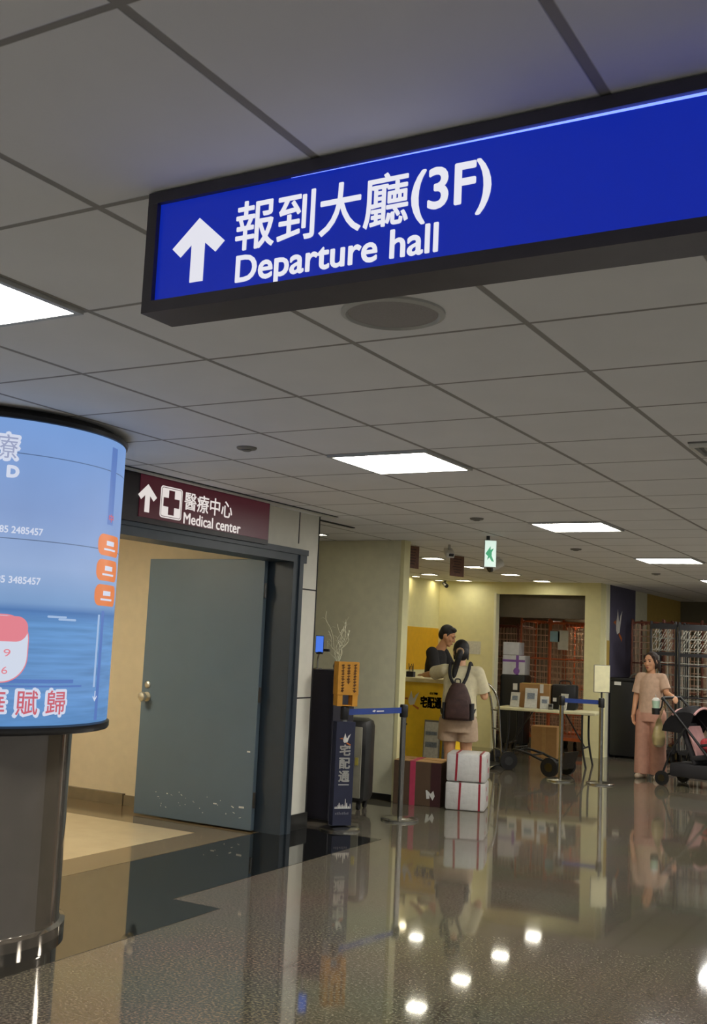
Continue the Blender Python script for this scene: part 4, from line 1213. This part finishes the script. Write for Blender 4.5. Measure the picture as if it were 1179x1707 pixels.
# --- customer: back view, cream tee, backpack, leaning with the left arm on the counter
def customer():
    t = thing('person', 'woman in a cream t-shirt and shorts seen from behind with a backpack', 'person', (-4.56, 10.26, 0), R_(14))
    hc = V3(-.015, .12, 1.465); HM = rotm(R_(14), R_(-20))
    shl, shr = V3(-.165, .06, 1.275), V3(.175, .05, 1.265)
    el_l, wl = V3(-.35, .24, 1.225), V3(-.47, .455, 1.205)
    el_r, wr_ = V3(.245, .10, 1.03), V3(.16, .29, 1.10)
    b = B()
    head(b, hc, HM)
    capsule(b, (0, .055, 1.28), (-.01, .10, 1.40), .050, .047)
    ellip_col(b, [((0, -.01, .72), .155, .115), ((0, -.02, .82), .165, .12), ((0, 0, .95), .130, .095), ((0, .03, 1.12), .140, .10), ((0, .05, 1.24), .155, .092), ((0, .06, 1.31), .085, .065)])
    limb(b, [shl, el_l, wl], [.052, .038, .026]); limb(b, [shr, el_r, wr_], [.052, .040, .026])
    hand(b, wl, (-.55, .8, 0), (0, 0, -1), (.8, .5, 0), .15, .92); hand(b, wr_, (-.5, .8, .15), (-.3, 0, -1), (-.8, -.3, .3), .5, .92)
    for s in (-1, 1):
        limb(b, [V3(s*.085, -.02, .78), V3(s*.085, .01, .44), V3(s*.085, -.015, .25), V3(s*.085, -.02, .085)], [.085, .054, .052, .036]); foot(b, (s*.085, -.02, .08), (0, 1, 0))
    voxel('body', b, .0065, MT['skin2'], t)
    face_parts(t, hc, HM, 'hair')
    b = B()
    def P(x, y, z): return hc+HM @ Vector((x, y, z))
    ball(b, P(0, -.020, .040), (.084, .100, .092), HM); ball(b, P(0, -.045, -.02), (.078, .075, .085), HM)
    for s in (-1, 1): capsule(b, P(s*.068, .02, .04), P(s*.070, .010, -.07), .018, .010)
    voxel('hair', b, .006, MT['hair'], t, 2)
    b = B(); tail = smoothpath([P(-.02, -.118, -.035), P(-.03, -.150, -.085), V3(-.045, -.035, 1.29), V3(-.045, -.045, 1.20), V3(-.04, -.04, 1.11)], 5)
    for k in range(len(tail)-1):
        f0 = k/(len(tail)-1); capsule(b, tail[k], tail[k+1], .030*(1-.25*f0)+.006*math.sin(f0*PI), .030*(1-.25*f0))
    voxel('ponytail', b, .006, MT['hair'], t, 2)
    b = B(); c_ = P(-.02, -.118, -.03)
    for k in range(14):
        a = 2*PI*k/14; ball(b, c_+HM @ Vector((.026*math.cos(a), .0, .024*math.sin(a))), .017, u=10, v=8)
    voxel('scrunchie', b, .005, MT['scrunchie'], t, 1)
    b = B()
    ellip_col(b, [((0, -.01, .82), .190, .145), ((0, -.01, .92), .180, .135), ((0, .02, 1.08), .172, .130), ((0, .04, 1.20), .178, .118), ((0, .055, 1.29), .12, .09), ((0, .06, 1.325), .075, .07)])
    sleeve(b, [shl, shl.lerp(el_l, .75)], [.068, .074]); sleeve(b, [shr, shr.lerp(el_r, .85)], [.070, .076])
    capsule(b, shl, shr, .066, .066)
    voxel('t_shirt', b, .007, MT['tee_cream'], t)
    b = B()
    ellip_col(b, [((0, -.02, .66), .185, .14), ((0, -.02, .76), .188, .145), ((0, -.01, .90), .165, .125)])
    for s in (-1, 1): sleeve(b, [V3(s*.092, -.02, .76), V3(s*.100, .0, .575)], [.108, .110])
    voxel('shorts', b, .008, MT['shorts'], t)
    for s in (-1, 1):
        b = B(); capsule(b, (s*.085, -.05, .038), (s*.085, .12, .032), .038, .032); voxel('shoe', b, .006, MT['shoe'], t)
customer()
# backpack worn by the customer: a thing of its own
def backpack():
    t = thing('backpack', 'maroon backpack with dark straps worn by the woman in cream', 'backpack', (-4.56, 10.26, 0), R_(14))
    b = B()
    secs = [(.79, .150, .060), (.83, .158, .078), (.92, .148, .082), (1.02, .125, .074), (1.10, .095, .060), (1.145, .068, .045), (1.16, .045, .03)]
    ellip_col(b, [((.015+.02*(1.16-z), -.185+(z-.8)*.09, z), rx, ry) for z, rx, ry in secs])
    voxel('bag_body', b, .008, MT['bag'], t, 2)
    b = B()
    ellip_col(b, [((.03, -.255, z), rx, ry) for z, rx, ry in [(.81, .115, .022), (.86, .125, .034), (.95, .115, .034), (1.0, .10, .02)]])
    voxel('front_pocket', b, .007, MT['bag'], t, 2)
    for s in (-1, 1):
        b = B(); tube(b, smoothpath([(s*.045+.01, -.135, 1.14), (s*.085, -.09, 1.22), (s*.10, -.045, 1.30), (s*.10, .03, 1.362), (s*.11, .12, 1.30), (s*.125, .165, 1.15), (s*.15, .09, .98), (s*.165, -.06, .88), (s*.13, -.15, .84)], 6), .0165, 8)
        obj('shoulder_strap', b, MT['bag_dark'], t, True)
    for s in (-1, 1):
        b = B(); ellip_col(b, [((s*.140+.025, -.180, z), .022, .055) for z in (.80, .86, .96)]); obj('side_pocket', b, MT['bag_dark'], t, True)
    b = B(); tube(b, smoothpath([(-.02, -.155, 1.155), (-.015, -.16, 1.195), (.03, -.16, 1.195), (.035, -.155, 1.155)], 5), .007, 6); obj('grab_loop', b, MT['bag_dark'], t, True)
backpack()

# --- woman in dusty pink, facing us, one hand on the stroller
def mother():
    t = thing('person', 'woman in a dusty pink t-shirt and wide pink trousers holding a stroller', 'person', (-3.50, 13.80, 0), R_(176))
    # local +x is the person's right = our left
    hc = V3(.0, .03, 1.445); HM = rotm(R_(-12), R_(-6))
    shl, shr = V3(-.140, 0, 1.250), V3(.140, 0, 1.250)
    el_r, wr_ = V3(.190, .01, 1.00), V3(.205, .06, .79)
    el_l, wl = V3(-.215, .05, 1.06), V3(-.325, .17, 1.035)
    b = B()
    head(b, hc, HM)
    capsule(b, (0, .0, 1.27), (0, .015, 1.37), .050, .047)
    ellip_col(b, [((0, 0, .74), .155, .11), ((0, 0, .84), .16, .11), ((0, 0, .96), .128, .09), ((0, 0, 1.12), .128, .09), ((0, 0, 1.22), .130, .08), ((0, 0, 1.285), .07, .055)])
    limb(b, [shr, el_r, wr_], [.045, .036, .025]); limb(b, [shl, el_l, wl], [.045, .036, .025])
    hand(b, wr_, (.0, .12, -1), (-1, .2, 0), (0, 1, .1), .35, .95); hand(b, wl, (-.55, .75, -.2), (0, -.2, -1), (.7, .5, 0), .75, .95)
    for s in (-1, 1):
        limb(b, [V3(s*.085, 0, .80), V3(s*.09, .015, .44), V3(s*.10, -.01, .085)], [.085, .056, .036]); foot(b, (s*.10, -.01, .08), (s*.15, .98, 0))
    voxel('body', b, .0065, MT['skin'], t)
    face_parts(t, hc, HM, 'hair2')
    b = B()
    def P(x, y, z): return hc+HM @ Vector((x, y, z))
    ball(b, P(0, -.028, .046), (.082, .094, .084), HM); ball(b, P(0, -.062, -.02), (.074, .060, .085), HM)
    for s in (-1, 1): capsule(b, P(s*.060, .035, .072), P(s*.078, .0, -.05), .020, .014)
    capsule(b, P(-.07, -.05, .0), P(-.085, -.06, -.10), .030, .02)
    voxel('hair', b, .006, MT['hair2'], t, 2)
    b = B()
    ellip_col(b, [((0, 0, .80), .172, .125), ((0, 0, .92), .155, .115), ((0, 0, 1.08), .148, .115), ((0, 0, 1.20), .150, .105), ((0, 0, 1.265), .105, .08), ((0, 0, 1.30), .066, .062)])
    sleeve(b, [shr, shr.lerp(el_r, .82)], [.058, .066]); sleeve(b, [shl, shl.lerp(el_l, .78)], [.058, .066])
    capsule(b, shl, shr, .058, .058)
    voxel('t_shirt', b, .007, MT['tee_pink'], t)
    b = B()
    ellip_col(b, [((0, 0, .70), .170, .125), ((0, 0, .80), .172, .125), ((0, 0, .87), .162, .118)])
    for s in (-1, 1): sleeve(b, [V3(s*.088, 0, .78), V3(s*.095, .01, .42), V3(s*.105, -.0, .055)], [.105, .098, .102])
    voxel('trousers', b, .008, MT['pants_pink'], t)
    for s in (-1, 1):
        b = B(); capsule(b, (s*.10, -.03, .036), (s*.12, .145, .032), .038, .033); voxel('shoe', b, .006, MT['shoe'], t)
mother()

# ------------------------------------------------------------------ stroller with cup and shopping bag
STL, STR = (-2.86, 13.42, 0), R_(-103)
t = thing('stroller', 'black baby stroller with a pink lining at the right edge', 'stroller', STL, STR)
# local: +y is the pushing direction (towards us), x to its right
for sx in (-1, 1):
    b = B(); tube(b, smoothpath([(sx*.235, -.30, 1.00), (sx*.245, -.24, .94), (sx*.25, -.02, .70), (sx*.24, .22, .42), (sx*.22, .42, .17)], 6), .015, 10); obj('side_frame', b, MT['black'], t, True)
    b = B(); tube(b, [(sx*.25, -.02, .70), (sx*.26, -.20, .40), (sx*.27, -.30, .13)], .014, 10); obj('rear_leg', b, MT['black'], t, True)
    for y, r, nm in ((-.30, .085, 'rear_wheel'), (.43, .085, 'front_wheel')):
        b = B()
        for q in ((-.022, .022) if y > 0 else (0,)):
            frustum(b, (sx*(.28 if y < 0 else .22)+q-.014, y, r), (sx*(.28 if y < 0 else .22)+q+.014, y, r), r, r, 28)
        w = obj(nm, b, MT['rubber'], t, True)
        b = B(); frustum(b, (sx*(.28 if y < 0 else .22)-.02, y, r), (sx*(.28 if y < 0 else .22)+.02, y, r), r*.5, r*.5, 20); obj('hub', b, MT['darksteel'], w, True)
b = B(); tube(b, smoothpath([(-.235, -.30, 1.00), (-.20, -.33, 1.02), (.20, -.33, 1.02), (.235, -.30, 1.00)], 6), .019, 10); obj('handlebar', b, MT['rubber'], t, True)
b = B()
n = 14; rows = []
def can(x, a): return (x, -.02-.30*math.cos(a), .62+.33*math.sin(a)*(1-.22*(x/.25)**2))
for k in range(9):
    a = R_(4+k*13.5)
    rows.append([b.verts.new(can(x, a)) for x in np.linspace(-.25, .25, n)])
for A, C in zip(rows, rows[1:]):
    for k in range(n-1): b.faces.new((A[k], A[k+1], C[k+1], C[k]))
for q in (0, n-1):
    c0 = b.verts.new((-.25 if q == 0 else .25, -.02, .62))
    for A, C in zip(rows, rows[1:]): b.faces.new((c0, A[q], C[q]))
bmesh.ops.solidify(b, geom=b.faces[:], thickness=.010)
obj('canopy', b, MT['stroller'], t, True)
for k in (4, 8):
    b = B()
    tube(b, [can(x, R_(4+k*13.5)) for x in np.linspace(-.255, .255, 13)], .014, 6)
    obj('canopy_edge', b, MT['pink_cloth'], t, True)
b = B()
box(b, (0, -.02, .50), (.42, .05, .50), 0, .02, Euler((R_(22), 0, 0))); box(b, (0, .16, .36), (.42, .30, .06), 0, .02, Euler((R_(8), 0, 0)))
obj('seat', b, MT['stroller'], t, True)
b = B(); box(b, (0, .03, .52), (.36, .03, .40), 0, .012, Euler((R_(22), 0, 0))); obj('seat_liner', b, MT['pink_cloth'], t, True)
b = B(); tube(b, smoothpath([(-.24, .16, .50), (-.18, .30, .53), (.18, .30, .53), (.24, .16, .50)], 6), .018, 10); obj('bumper_bar', b, MT['black'], t, True)
b = B(); box(b, (0, .02, .19), (.44, .52, .16), 0, .03); obj('basket', b, MT['stroller'], t, True)
for y, w, z in ((.43, .22, .13), (-.30, .28, .12)):
    b = B(); tube(b, [(-w, y, z), (w, y, z)], .012); obj('axle', b, MT['darksteel'], t, True)
b = B(); box(b, (0, .44, .20), (.30, .10, .03), 0, .008); obj('footrest', b, MT['black'], t)
def onstroller(x, y, z):
    c, s = math.cos(STR), math.sin(STR); return (STL[0]+c*x-s*y, STL[1]+s*x+c*y, z)
t = thing('blanket', 'crumpled red and pink baby blanket lying in the stroller', 'blanket', onstroller(0, .19, .40), STR)
b = B()
rr = random.Random(5)
for k in range(9): ball(b, (rr.uniform(-.13, .13), rr.uniform(-.05, .09), .05+rr.uniform(0, .08)), (rr.uniform(.06, .09), rr.uniform(.05, .08), rr.uniform(.035, .06)), rotm(rr.uniform(0, 3), rr.uniform(-.4, .4)))
voxel('cloth', b, .009, MT['red_cloth'], t, 2)
b = B()
for k in range(4): ball(b, (rr.uniform(-.16, .0), .10+rr.uniform(0, .05), .02+rr.uniform(-.03, .04)), (.07, .05, .05))
voxel('cloth_edge', b, .009, MT['pink_cloth'], t, 2)
t = thing('drink_cup', 'pale green drink cup in a dark holder by the stroller handle', 'cup', onstroller(.22, -.415, .82), STR)
b = B(); lathe(b, [(.045, 0), (.050, .075), (.046, .076), (.04, .008)], 24); tube(b, [(0, .05, .05), (0, .075, .10), (0, .085, .17)], .010); obj('holder', b, MT['black'], t, True)
b = B(); lathe(b, [(.036, .010), (.048, .165), (.03, .166)], 24); obj('cup', b, MT['cup_green'], t, True)
b = B(); lathe(b, [(.050, .163), (.050, .172), (.03, .196), (.012, .200)], 24); frustum(b, (.0, 0, .195), (.012, 0, .235), .005, .005, 8); obj('lid', b, MT['plast_white'], t, True)
t = thing('shopping_bag', 'beige plastic shopping bag hanging from the stroller handle', 'bag', onstroller(.05, -.46, .42), STR)
b = B(); ellip_col(b, [((0, 0, 0), .05, .035), ((0, 0, .03), .10, .06), ((0, 0, .12), .115, .07), ((0, 0, .22), .09, .05), ((0, 0, .31), .045, .03), ((-.01, 0, .345), .03, .02)])
voxel('bag_body', b, .009, MT['plastic_bag'], t, 2)
b = B()
for s in (-1, 1): tube(b, smoothpath([(s*.02, 0, .33), (-.01+s*.02, .04, .45), (.0, .11, .575), (.0, .125, .585)], 5), .006, 6)
obj('bag_handle', b, MT['plastic_bag'], t, True)
